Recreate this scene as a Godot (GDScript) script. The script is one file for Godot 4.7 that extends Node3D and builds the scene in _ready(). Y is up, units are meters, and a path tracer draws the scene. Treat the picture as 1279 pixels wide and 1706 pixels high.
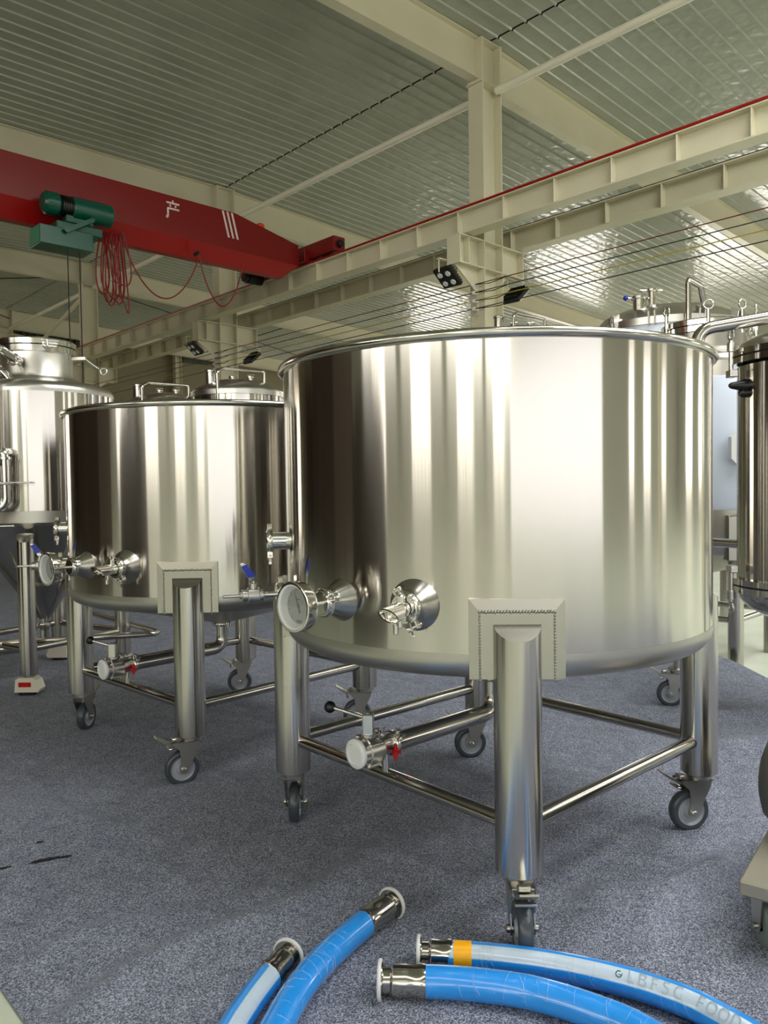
extends Node3D
# Steel brewing vessels on a grey carpet in a crane hall. World: camera looks along -z, y up, metres.
# Hall frame: a = along the crane runway (away), b = across the bays; things in it are turned by HALL degrees.

const HALL := 43.0
var M := {}
var taken := {}
var rng := RandomNumberGenerator.new()

func _ready():
	rng.seed = 7
	camera_and_light()
	materials()
	shell_of_hall()
	steelwork()
	crane()
	carpet_and_floor()
	var big = mash_tank("open_brew_tank", "large open-topped stainless steel tank on four castered legs, nearest and largest vessel", Vector3(.326, 0, -2.3526), -2.8, 1.402, [0.0, 180.0, -84.0, -80.0])
	var small = mash_tank("open_brew_tank", "open-topped stainless steel tank second in line, beside the conical fermenter", Vector3(-.7157, 0, -3.3712), 1.05, 1.3715, [-62.0, 172.0, -82.0, -84.0])
	fermenter()
	background_tanks()
	right_vessel()
	pump_cart()
	hoses()
	out_of_frame()

# ------------------------------------------------------------------ camera, sky, lights
func camera_and_light():
	var cam := Camera3D.new()
	cam.name = "camera"
	cam.fov = 67.05
	cam.near = .05
	cam.far = 200
	add_child(cam)
	cam.position = Vector3(0, 1.05, 0)
	cam.basis = Basis(Vector3(1, 0, 0), -.0309) * Basis(Vector3(0, 0, 1), -.0142)
	cam.current = true
	var e := Environment.new()
	e.background_mode = Environment.BG_SKY
	var sk := ProceduralSkyMaterial.new()
	sk.sky_top_color = Color(.78, .84, .92)
	sk.sky_horizon_color = Color(.93, .94, .95)
	sk.ground_bottom_color = Color(.4, .4, .38)
	sk.ground_horizon_color = Color(.6, .6, .58)
	sk.sky_energy_multiplier = .6
	e.sky = Sky.new()
	e.sky.sky_material = sk
	e.tonemap_mode = Environment.TONE_MAPPER_LINEAR
	e.tonemap_exposure = EXPOSURE
	e.sdfgi_enabled = true
	e.ssao_enabled = true
	e.ssil_enabled = true
	var we := WorldEnvironment.new()
	we.name = "environment"
	we.environment = e
	add_child(we)
	# daylight through the gate behind the camera (hall end at a = -14)
	daylight("gate_daylight", hall(-13.9, -4.5, 2.4), Vector2(14.6, 4.7), HALL, DOOR_LIGHT, Color(1.0, .985, .97))
	# daylight through the window of each bay in the long wall at b = 22
	for i in 7:
		daylight("window_daylight", hall(-8.65 + 5.83 * i, 21.75, 2.7), Vector2(2.7, 2.5), HALL + 90.0, WINDOW_LIGHT, Color(1.0, .97, .92))
	for i in 4:
		daylight("window_daylight", hall(-11.5 + 5.83 * i, -11.8, 2.6), Vector2(2.4, 2.2), HALL - 90.0, SIDE_LIGHT, Color(1.0, .97, .92))
	# daylight through the translucent roof strips
	for q in SKYLIGHTS:
		daylight("skylight_daylight", hall(q[0], q[1], 6.12 - maxf(q[1] - RIDGE, 0.0) * .05), Vector2(q[2], .95), HALL, SKY_LIGHT * q[3], Color(.98, .99, 1.0), -90.0)
	# daylight through the high strip windows of the crane side wall
	for i in 4:
		daylight("window_daylight", hall(-11.5 + 5.83 * i, -11.8, 5.1), Vector2(5.2, 1.2), HALL - 90.0, HIGH_LIGHT, Color(1.0, .985, .95))
	# daylight through the far doors that the tanks mirror at their left edges
	daylight("door_daylight", hall(24.0, -.1, 1.9), Vector2(3.6, 3.6), HALL + 180.0, FAR_LIGHT, Color(1.0, .9, .76))
	daylight("window_daylight", hall(18.8, -11.8, 2.2), Vector2(1.3, 3.0), HALL - 90.0, FAR_LIGHT, Color(1.0, .97, .92))
	# narrow windows in the end wall right of the gate
	for q in END_WINDOWS:
		daylight("window_daylight", hall(-13.8, q[0], 2.5), Vector2(q[1], 2.8), HALL, END_LIGHT, Color(1.0, .985, .97))

const EXPOSURE := 1.75
const DOOR_LIGHT := .30
const WINDOW_LIGHT := .95
const SIDE_LIGHT := .2
const SKY_LIGHT := 1.05
const HIGH_LIGHT := 1.1
const FAR_LIGHT := .45
const END_LIGHT := .3
# translucent roof strips over the gate end: a, b of the middle, length across the bay
const SKYLIGHTS := [[-6.0, -4.0, 7.0, .2], [-1.5, -4.0, 7.0, .2], [-5.0, 4.0, 5.4, 1.5], [-2.2, 4.0, 5.4, 2.0], [0.4, 3.8, 5.0, 1.9], [-7.0, 12.5, 7.0, 1.2], [-4.0, 11.5, 5.0, 1.6], [-1.3, 10.2, 4.6, 1.8]]
# windows right of the gate: b of the middle, width
const END_WINDOWS := [[7.4, .9], [10.6, 1.6], [15.0, 2.2]]

func daylight(called, at, size, turn, energy, color, tilt := 0.0):
	# an AreaLight3D shines along its own -z; turned so that -z points into the hall
	var l := AreaLight3D.new()
	l.name = called
	l.area_size = size
	l.area_normalize_energy = false
	l.light_energy = energy
	l.light_color = color
	l.shadow_enabled = true
	l.area_range = 60.0
	l.area_attenuation = 2.0
	add_child(l, true)
	l.position = at
	l.rotation_degrees = Vector3(tilt, turn, 0)

# ------------------------------------------------------------------ frames and nodes
func hall(a: float, b: float, h: float) -> Vector3:
	var s := sin(deg_to_rad(HALL))
	var c := cos(deg_to_rad(HALL))
	return Vector3(-s * a + c * b, h, -(c * a + s * b))

func numbered(n: String) -> String:
	var k: int = taken.get(n, 0)
	taken[n] = k + 1
	return n if k == 0 else "%s_%03d" % [n, k]

func thing(called, label, category, at := Vector3.ZERO, turn := 0.0, group := "", kind := "") -> Node3D:
	var o := Node3D.new()
	o.name = numbered(called)
	add_child(o)
	o.position = at
	o.rotation_degrees.y = turn
	tag(o, label, category, group, kind)
	return o

func tag(o, label, category, group := "", kind := ""):
	o.set_meta("label", label)
	if category: o.set_meta("category", category)
	if group: o.set_meta("group", group)
	if kind: o.set_meta("kind", kind)

func copy_of(src: Node3D, at: Vector3, turn: float, label: String) -> Node3D:
	var base: String = src.name
	var r = src.duplicate()
	r.name = numbered(base)
	add_child(r)
	r.position = at
	r.rotation_degrees.y = turn
	r.set_meta("label", label)
	return r

func part(called, st: SurfaceTool, m: String, parent: Node, xf := Transform3D.IDENTITY) -> MeshInstance3D:
	var o := MeshInstance3D.new()
	o.mesh = st.commit()
	o.material_override = M[m]
	o.transform = xf
	if parent == self:
		o.name = numbered(called)
		add_child(o)
	else:
		o.name = called
		parent.add_child(o, true)
	return o

func again(called, mesh: Mesh, m: String, parent: Node, xf := Transform3D.IDENTITY) -> MeshInstance3D:
	var o := MeshInstance3D.new()
	o.mesh = mesh
	o.material_override = M[m]
	o.transform = xf
	o.name = called
	parent.add_child(o, true)
	return o

# ------------------------------------------------------------------ shapes
func ms() -> SurfaceTool:
	var s := SurfaceTool.new()
	s.begin(Mesh.PRIMITIVE_TRIANGLES)
	return s

func tri(s: SurfaceTool, a: Vector3, b: Vector3, c: Vector3, na: Vector3, nb: Vector3, nc: Vector3, ua := Vector2.ZERO, ub := Vector2.ZERO, uc := Vector2.ZERO):
	var g := (c - a).cross(b - a)
	if g.length_squared() < 1e-18: return
	if g.dot(na + nb + nc) < 0:
		var t := b; b = c; c = t
		t = nb; nb = nc; nc = t
		var u := ub; ub = uc; uc = u
	s.set_normal(na); s.set_uv(ua); s.add_vertex(a)
	s.set_normal(nb); s.set_uv(ub); s.add_vertex(b)
	s.set_normal(nc); s.set_uv(uc); s.add_vertex(c)

func quad(s, a, b, c, d, n: Vector3):
	var u := Vector2((b - a).length(), 0)
	var v := Vector2(0, (d - a).length())
	tri(s, a, b, c, n, n, n, Vector2.ZERO, u, u + v)
	tri(s, a, c, d, n, n, n, Vector2.ZERO, u + v, v)

func face(s, p: Array, outward: Vector3):
	# a flat polygon (convex) with its normal on the side of «outward»
	var n: Vector3 = (p[1] - p[0]).cross(p[2] - p[0]).normalized()
	if n.dot(outward) < 0: n = -n
	for i in range(1, p.size() - 1):
		tri(s, p[0], p[i], p[i + 1], n, n, n, Vector2.ZERO, Vector2((p[i] - p[0]).length(), 0), Vector2((p[i] - p[0]).length(), (p[i + 1] - p[i]).length()))

func box(s: SurfaceTool, c: Vector3, size: Vector3, bev := .002, xf := Transform3D.IDENTITY):
	var h := size * .5
	bev = minf(bev, minf(h.x, minf(h.y, h.z)) * .45)
	var i := h - Vector3.ONE * bev
	for ax in 3:
		for sg in [-1.0, 1.0]:
			var n := Vector3.ZERO; n[ax] = sg
			var b := (ax + 1) % 3
			var d := (ax + 2) % 3
			var q := []
			for k in [[-1, -1], [1, -1], [1, 1], [-1, 1]]:
				var p := Vector3.ZERO
				p[ax] = sg * h[ax]; p[b] = k[0] * i[b]; p[d] = k[1] * i[d]
				q.append(xf * (c + p))
			quad(s, q[0], q[1], q[2], q[3], (xf.basis * n).normalized())
	if bev < .0004: return
	for ax in 3:
		var b := (ax + 1) % 3
		var d := (ax + 2) % 3
		for k in [[-1, -1], [1, -1], [1, 1], [-1, 1]]:
			var q := []
			for e in [[-1, 0], [1, 0], [1, 1], [-1, 1]]:
				var p := Vector3.ZERO
				p[ax] = e[0] * i[ax]
				p[b] = k[0] * (h[b] if e[1] == 0 else i[b])
				p[d] = k[1] * (i[d] if e[1] == 0 else h[d])
				q.append(xf * (c + p))
			var n := Vector3.ZERO
			n[b] = k[0]; n[d] = k[1]
			quad(s, q[0], q[1], q[2], q[3], (xf.basis * n).normalized())
	for sx in [-1.0, 1.0]:
		for sy in [-1.0, 1.0]:
			for sz in [-1.0, 1.0]:
				var g := Vector3(sx, sy, sz)
				var n := (xf.basis * g).normalized()
				tri(s, xf * (c + g * Vector3(h.x, i.y, i.z)), xf * (c + g * Vector3(i.x, h.y, i.z)), xf * (c + g * Vector3(i.x, i.y, h.z)), n, n, n)

func lathe(s: SurfaceTool, prof: Array, n := 24, xf := Transform3D.IDENTITY, a0 := 0.0, a1 := TAU, crease := 40.0):
	# profile of Vector2(radius, height) from the underside outward, up and over; angle 0 is +z
	var cnt := prof.size()
	var seg := []
	for k in cnt - 1:
		var d: Vector2 = (prof[k + 1] - prof[k])
		seg.append(Vector2(d.y, -d.x).normalized())
	var vlen := 0.0
	for k in cnt - 1:
		var n0: Vector2 = seg[k]
		var n1: Vector2 = seg[k]
		var lim := cos(deg_to_rad(crease))
		if k > 0 and seg[k - 1].dot(seg[k]) > lim: n0 = (seg[k - 1] + seg[k]).normalized()
		if k < cnt - 2 and seg[k + 1].dot(seg[k]) > lim: n1 = (seg[k + 1] + seg[k]).normalized()
		var p: Vector2 = prof[k]
		var q: Vector2 = prof[k + 1]
		var l := (q - p).length()
		for j in n:
			var t0 := a0 + (a1 - a0) * j / n
			var t1 := a0 + (a1 - a0) * (j + 1) / n
			var e0 := Vector3(sin(t0), 0, cos(t0))
			var e1 := Vector3(sin(t1), 0, cos(t1))
			var up := Vector3.UP
			var A := xf * (e0 * p.x + up * p.y)
			var B := xf * (e1 * p.x + up * p.y)
			var C := xf * (e1 * q.x + up * q.y)
			var D := xf * (e0 * q.x + up * q.y)
			var nA := (xf.basis * (e0 * n0.x + up * n0.y)).normalized()
			var nB := (xf.basis * (e1 * n0.x + up * n0.y)).normalized()
			var nC := (xf.basis * (e1 * n1.x + up * n1.y)).normalized()
			var nD := (xf.basis * (e0 * n1.x + up * n1.y)).normalized()
			var rr := maxf(p.x, q.x)
			tri(s, A, B, C, nA, nB, nC, Vector2(t0 * rr, vlen), Vector2(t1 * rr, vlen), Vector2(t1 * rr, vlen + l))
			tri(s, A, C, D, nA, nC, nD, Vector2(t0 * rr, vlen), Vector2(t1 * rr, vlen + l), Vector2(t0 * rr, vlen + l))
		vlen += l

func cyl(s, a: Vector3, b: Vector3, r: float, n := 16, bev := .0015, r2 := -1.0):
	# a closed cylinder or cone from a to b
	if r2 < 0: r2 = r
	var l := (b - a).length()
	bev = minf(bev, minf(minf(r, r2) * .5, l * .4))
	lathe(s, [Vector2(0, 0), Vector2(r - bev, 0), Vector2(r, bev), Vector2(r2, l - bev), Vector2(r2 - bev, l), Vector2(0, l)], n, along(a, b), 0.0, TAU, 20.0)

func along(a: Vector3, b: Vector3) -> Transform3D:
	# y axis from a towards b
	var y := (b - a).normalized()
	var x := y.cross(Vector3(0, 0, 1) if absf(y.z) < .9 else Vector3(1, 0, 0)).normalized()
	return Transform3D(Basis(x, y, x.cross(y)), a)

func fillet(p: Array, r: float, n := 6) -> Array:
	var out := [p[0]]
	for i in range(1, p.size() - 1):
		var u: Vector3 = (p[i - 1] - p[i])
		var v: Vector3 = (p[i + 1] - p[i])
		var ang := u.angle_to(v)
		var t := minf(r / tan(ang * .5), minf(u.length(), v.length()) * .49)
		u = u.normalized(); v = v.normalized()
		var a: Vector3 = p[i] + u * t
		var c: Vector3 = p[i] + v * t
		for k in n + 1:
			var f := float(k) / n
			out.append(a.lerp(p[i], f).lerp(p[i].lerp(c, f), f))
	out.append(p[-1])
	return out

func tube(s: SurfaceTool, p: Array, r: float, n := 12, caps := true, closed := false):
	var pts := p.duplicate()
	if closed: pts.append(p[0])
	var cnt := pts.size()
	var tan := []
	for i in cnt:
		var d: Vector3
		if closed: d = pts[(i + 1) % (cnt - 1)] - pts[(i - 1 + cnt - 1) % (cnt - 1)]
		else: d = pts[mini(i + 1, cnt - 1)] - pts[maxi(i - 1, 0)]
		tan.append(d.normalized())
	var x: Vector3 = tan[0].cross(Vector3.UP if absf(tan[0].y) < .9 else Vector3.RIGHT).normalized()
	var rings := []
	var lens := []
	var run := 0.0
	for i in cnt:
		if i > 0:
			var ax: Vector3 = tan[i - 1].cross(tan[i])
			if ax.length() > 1e-6: x = x.rotated(ax.normalized(), tan[i - 1].angle_to(tan[i]))
			run += (pts[i] - pts[i - 1]).length()
		x = (x - tan[i] * x.dot(tan[i])).normalized()
		var y: Vector3 = tan[i].cross(x)
		var ring := []
		for j in n + 1:
			var t := TAU * j / n
			ring.append(x * cos(t) + y * sin(t))
		rings.append(ring)
		lens.append(run)
	for i in cnt - 1:
		for j in n:
			var u0 := float(j) / n * TAU * r
			var u1 := float(j + 1) / n * TAU * r
			var nA: Vector3 = rings[i][j]
			var nB: Vector3 = rings[i][j + 1]
			var nC: Vector3 = rings[i + 1][j + 1]
			var nD: Vector3 = rings[i + 1][j]
			var A: Vector3 = pts[i] + nA * r
			var B: Vector3 = pts[i] + nB * r
			var C: Vector3 = pts[i + 1] + nC * r
			var D: Vector3 = pts[i + 1] + nD * r
			tri(s, A, B, C, nA, nB, nC, Vector2(u0, lens[i]), Vector2(u1, lens[i]), Vector2(u1, lens[i + 1]))
			tri(s, A, C, D, nA, nC, nD, Vector2(u0, lens[i]), Vector2(u1, lens[i + 1]), Vector2(u0, lens[i + 1]))
	if caps and not closed:
		for e in [[0, -1.0], [cnt - 1, 1.0]]:
			var i: int = e[0]
			var nn: Vector3 = tan[i] * e[1]
			for j in n:
				tri(s, pts[i], pts[i] + rings[i][j] * r, pts[i] + rings[i][j + 1] * r, nn, nn, nn)

func ring(s, xf: Transform3D, rad: float, r: float, n := 32, m := 8):
	# a torus round the y axis of xf
	var p := []
	for i in n:
		p.append(xf * Vector3(sin(TAU * i / n) * rad, 0, cos(TAU * i / n) * rad))
	tube(s, p, r, m, false, true)

func ext(s: SurfaceTool, poly: Array, d: float, xf := Transform3D.IDENTITY):
	# a polygon in x and y, drawn out along z from -d/2 to d/2
	var pk := PackedVector2Array(poly)
	var idx := Geometry2D.triangulate_polygon(pk)
	for sg in [-1.0, 1.0]:
		var n := (xf.basis * Vector3(0, 0, sg)).normalized()
		for i in range(0, idx.size(), 3):
			var q := []
			for k in 3:
				q.append(xf * Vector3(pk[idx[i + k]].x, pk[idx[i + k]].y, sg * d * .5))
			tri(s, q[0], q[1], q[2], n, n, n, pk[idx[i]], pk[idx[i + 1]], pk[idx[i + 2]])
	var area := 0.0
	for i in pk.size():
		area += pk[i].cross(pk[(i + 1) % pk.size()])
	for i in pk.size():
		var a := pk[i]
		var b := pk[(i + 1) % pk.size()]
		var e := (b - a).normalized()
		var n2 := Vector2(e.y, -e.x) * signf(area)
		quad(s, xf * Vector3(a.x, a.y, -d * .5), xf * Vector3(b.x, b.y, -d * .5), xf * Vector3(b.x, b.y, d * .5), xf * Vector3(a.x, a.y, d * .5), (xf.basis * Vector3(n2.x, n2.y, 0)).normalized())

func ball(s, c: Vector3, r: float, n := 14):
	var p := []
	for i in 9:
		var t := -PI / 2 + PI * i / 8
		p.append(Vector2(cos(t) * r, sin(t) * r))
	lathe(s, p, n, Transform3D(Basis.IDENTITY, c))

func turn_y(deg: float, at := Vector3.ZERO) -> Transform3D:
	return Transform3D(Basis(Vector3.UP, deg_to_rad(deg)), at)

func polar(deg: float, r: float, h: float) -> Vector3:
	return Vector3(sin(deg_to_rad(deg)) * r, h, cos(deg_to_rad(deg)) * r)

func radial(deg: float, r: float, h: float) -> Transform3D:
	# y axis pointing outward from the vessel, x sideways, z up
	var o := polar(deg, 1, 0)
	var x := o.cross(Vector3.UP).normalized()
	return Transform3D(Basis(x, o, x.cross(o)), polar(deg, r, h))

# ------------------------------------------------------------------ materials
func mat(called: String, c: Color, rough: float, metal := 0.0) -> StandardMaterial3D:
	var m := StandardMaterial3D.new()
	m.resource_name = called
	m.albedo_color = c
	m.roughness = rough
	m.metallic = metal
	M[called] = m
	return m

func noise_tex(freq: float, octaves: int, lo: Color, hi: Color, sd: int, size := 512, normal := false, bump := 4.0) -> NoiseTexture2D:
	var f := FastNoiseLite.new()
	f.noise_type = FastNoiseLite.TYPE_SIMPLEX_SMOOTH
	f.seed = sd
	f.frequency = freq
	f.fractal_octaves = octaves
	var t := NoiseTexture2D.new()
	t.width = size
	t.height = size
	t.seamless = true
	t.noise = f
	if normal:
		t.as_normal_map = true
		t.bump_strength = bump
	else:
		var g := Gradient.new()
		g.set_color(0, lo)
		g.set_color(1, hi)
		t.color_ramp = g
	return t

func triplanar(m: StandardMaterial3D, scale: float, world := false):
	m.uv1_triplanar = true
	m.uv1_world_triplanar = world
	m.uv1_scale = Vector3.ONE * scale

func brushed(called: String, c: Color, rough: float, aniso: float):
	var m = mat(called, c, rough, 1.0)
	m.anisotropy_enabled = true
	m.anisotropy = aniso

func materials():
	brushed("shell_steel", Color(.79, .775, .75), .12, -1.0)
	brushed("leg_steel", Color(.76, .745, .72), .15, -.95)
	mat("band_steel", Color(.73, .72, .69), .36, 1.0)
	mat("pad_steel", Color(.69, .68, .65), .26, 1.0)
	mat("pipe_steel", Color(.74, .725, .70), .13, 1.0)
	mat("bright_steel", Color(.86, .85, .83), .1, 1.0)
	mat("cast_steel", Color(.80, .79, .77), .28, 1.0)
	mat("weld_steel", Color(.62, .61, .58), .4, 1.0)
	mat("zinc", Color(.72, .71, .68), .3, 1.0)
	mat("dark_gap", Color(.03, .03, .03), .6)
	mat("black_rubber", Color(.035, .035, .04), .45)
	mat("black_plastic", Color(.03, .03, .032), .3)
	mat("tyre", Color(.25, .27, .30), .28)
	mat("tyre_dark", Color(.06, .065, .075), .35)
	mat("hub_grey", Color(.60, .62, .65), .4)
	mat("white_plastic", Color(.86, .87, .87), .3)
	mat("cream_plastic", Color(.86, .84, .77), .4)
	mat("blue_handle", Color(.02, .16, .62), .3)
	mat("red_plastic", Color(.72, .03, .03), .35)
	mat("dial_grey", Color(.50, .52, .50), .5)
	mat("ink", Color(.03, .03, .03), .5)
	mat("pale_ink", Color(.60, .66, .70), .6)
	var gl = mat("gauge_glass", Color(1, 1, 1, .08), .03)
	gl.transparency = BaseMaterial3D.TRANSPARENCY_ALPHA
	var cream = mat("cream_paint", Color(1, 1, 1), .42)
	cream.albedo_texture = noise_tex(.006, 4, Color(.80, .775, .665), Color(.85, .83, .73), 3)
	triplanar(cream, .35, true)
	mat("strut_paint", Color(.90, .885, .81), .4)
	var red = mat("red_paint", Color(.47, .008, .008), .33)
	mat("rail_and_lit_flange_red", Color(.58, .012, .012), .35)  # rail red; on the girder flange, red lightened for bounced light
	mat("orange_plastic", Color(.85, .22, .02), .3)
	mat("green_paint", Color(.01, .30, .235), .28)
	mat("mint_panel", Color(.22, .52, .40), .4)
	mat("red_cable", Color(.48, .02, .03), .45)
	mat("dark_rope", Color(.06, .06, .06), .6)
	mat("white_paint", Color(.86, .80, .80), .5)
	mat("wire_red", Color(.33, .06, .05), .5)
	mat("wire_green", Color(.06, .16, .13), .5)
	mat("wire_yellow", Color(.62, .56, .16), .5)
	mat("wire_black", Color(.06, .07, .09), .5)
	var cs = mat("roof_sheet", Color(1, 1, 1), .2)
	cs.albedo_texture = noise_tex(.004, 3, Color(.635, .65, .595), Color(.695, .71, .655), 5)
	cs.normal_enabled = true
	cs.normal_texture = noise_tex(.022, 2, Color.BLACK, Color.WHITE, 11, 512, true, 3.0)
	cs.normal_scale = .5
	triplanar(cs, .4, true)
	mat("wall_paint", Color(.50, .475, .36), .6)
	mat("side_wall_paint", Color(.80, .80, .755), .55)
	mat("louvre_green", Color(.27, .29, .235), .45)
	var fr = mat("frosted_pane", Color(.9, .9, .88), .4)
	fr.emission_enabled = true
	fr.emission = Color(1, .97, .93)
	fr.emission_energy_multiplier = 1.2
	var cc = mat("concrete", Color(1, 1, 1), .55)
	cc.albedo_texture = noise_tex(.01, 5, Color(.74, .765, .69), Color(.82, .84, .77), 21)
	triplanar(cc, .5, true)
	var cp = mat("carpet", Color(1, 1, 1), .95)
	cp.albedo_texture = carpet_texture()
	cp.rim_enabled = true
	cp.rim = .1
	cp.rim_tint = .5
	cp.normal_enabled = true
	cp.normal_texture = noise_tex(.25, 2, Color.BLACK, Color.WHITE, 31, 512, true, 6.0)
	cp.normal_scale = .5
	triplanar(cp, 1.45, true)
	cp.detail_enabled = true
	cp.detail_blend_mode = BaseMaterial3D.BLEND_MODE_MUL
	cp.detail_albedo = noise_tex(.012, 4, Color(.86, .86, .88), Color(1, 1, 1), 41)
	mat("carpet_stain", Color(.10, .105, .10), .9)
	var film = mat("blue_film", Color(.84, .88, .945), .4)
	film.clearcoat_enabled = true
	film.clearcoat = .6
	film.clearcoat_roughness = .15
	var hb = mat("hose_blue", Color(1, 1, 1), .3)
	hb.albedo_color = Color(.13, .57, .92)
	hb.clearcoat_enabled = true
	hb.clearcoat = 1.0
	hb.clearcoat_roughness = .08
	hb.uv1_scale = Vector3(1.0 / .2, 1.0 / .6, 1)
	var hs = mat("hose_striped", Color(1, 1, 1), .3)
	hs.albedo_texture = hose_texture()
	hs.clearcoat_enabled = true
	hs.clearcoat = 1.0
	hs.clearcoat_roughness = .08
	hs.uv1_scale = Vector3(1.0 / .182, 1.0 / .6, 1)
	for m in [hb, hs]:
		# the clear film is wound on with small wrinkles
		m.normal_enabled = true
		m.normal_texture = noise_tex(.02, 3, Color.BLACK, Color.WHITE, 51, 256, true, 5.0)
		m.normal_scale = .35
	var fe = mat("clear_film", Color(1, 1, 1, .1), .08)
	fe.transparency = BaseMaterial3D.TRANSPARENCY_ALPHA
	mat("yellow_tape", Color(.98, .70, .04), .35)
	mat("motor_grey", Color(.30, .30, .29), .5)
	mat("cart_steel", Color(.62, .60, .54), .45, .4)
	mat("grey_wheel", Color(.45, .50, .48), .45)
	mat("cardboard", Color(.24, .18, .13), .8)  # dark brown of the added cases, set for their reflections
	mat("added_dark_brown", Color(.20, .17, .13), .7)  # dark brown of the added shape and battens outside the frame

func carpet_texture() -> ImageTexture:
	# needle felt: fine fibres of dark navy, grey blue and pale blue, about 3 mm a tuft
	var n := 512
	var r := RandomNumberGenerator.new()
	r.seed = 5
	var raw := PackedFloat32Array()
	raw.resize(n * n)
	for i in n * n: raw[i] = r.randf()
	var im := Image.create(n, n, false, Image.FORMAT_RGB8)
	for y in n:
		for x in n:
			var v := raw[y * n + x] * .5 + raw[y * n + (x + 1) % n] * .27 + raw[((y + 1) % n) * n + x] * .23
			v = clampf((v - .5) * 1.9 + .5, 0, 1)
			v = v * v * (3 - 2 * v)
			im.set_pixel(x, y, Color(.26 + .48 * v, .277 + .487 * v, .328 + .503 * v))
	return ImageTexture.create_from_image(im)

func hose_texture() -> ImageTexture:
	# printed rubber: blue with one white stripe along the hose
	var w := 128
	var h := 8
	var im := Image.create(w, h, false, Image.FORMAT_RGB8)
	for y in h:
		for x in w:
			var u := float(x) / w
			var c := Color(.13, .57, .92)
			if absf(u - .853) < .085: c = Color(.74, .80, .86)
			im.set_pixel(x, y, c)
	return ImageTexture.create_from_image(im)

# ------------------------------------------------------------------ the hall
const RIDGE := 7.22         # b of the column row
const FRAMES := [-11.5, -5.7, .1, 5.9, 11.7, 17.5, 23.3]

func structure(called, st, m, label, category, parent = self, xf := turn_y(HALL)) -> MeshInstance3D:
	var o = part(called, st, m, parent, xf if parent == self else Transform3D.IDENTITY)
	if parent == self: tag(o, label, category, "", "structure")
	return o

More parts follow.
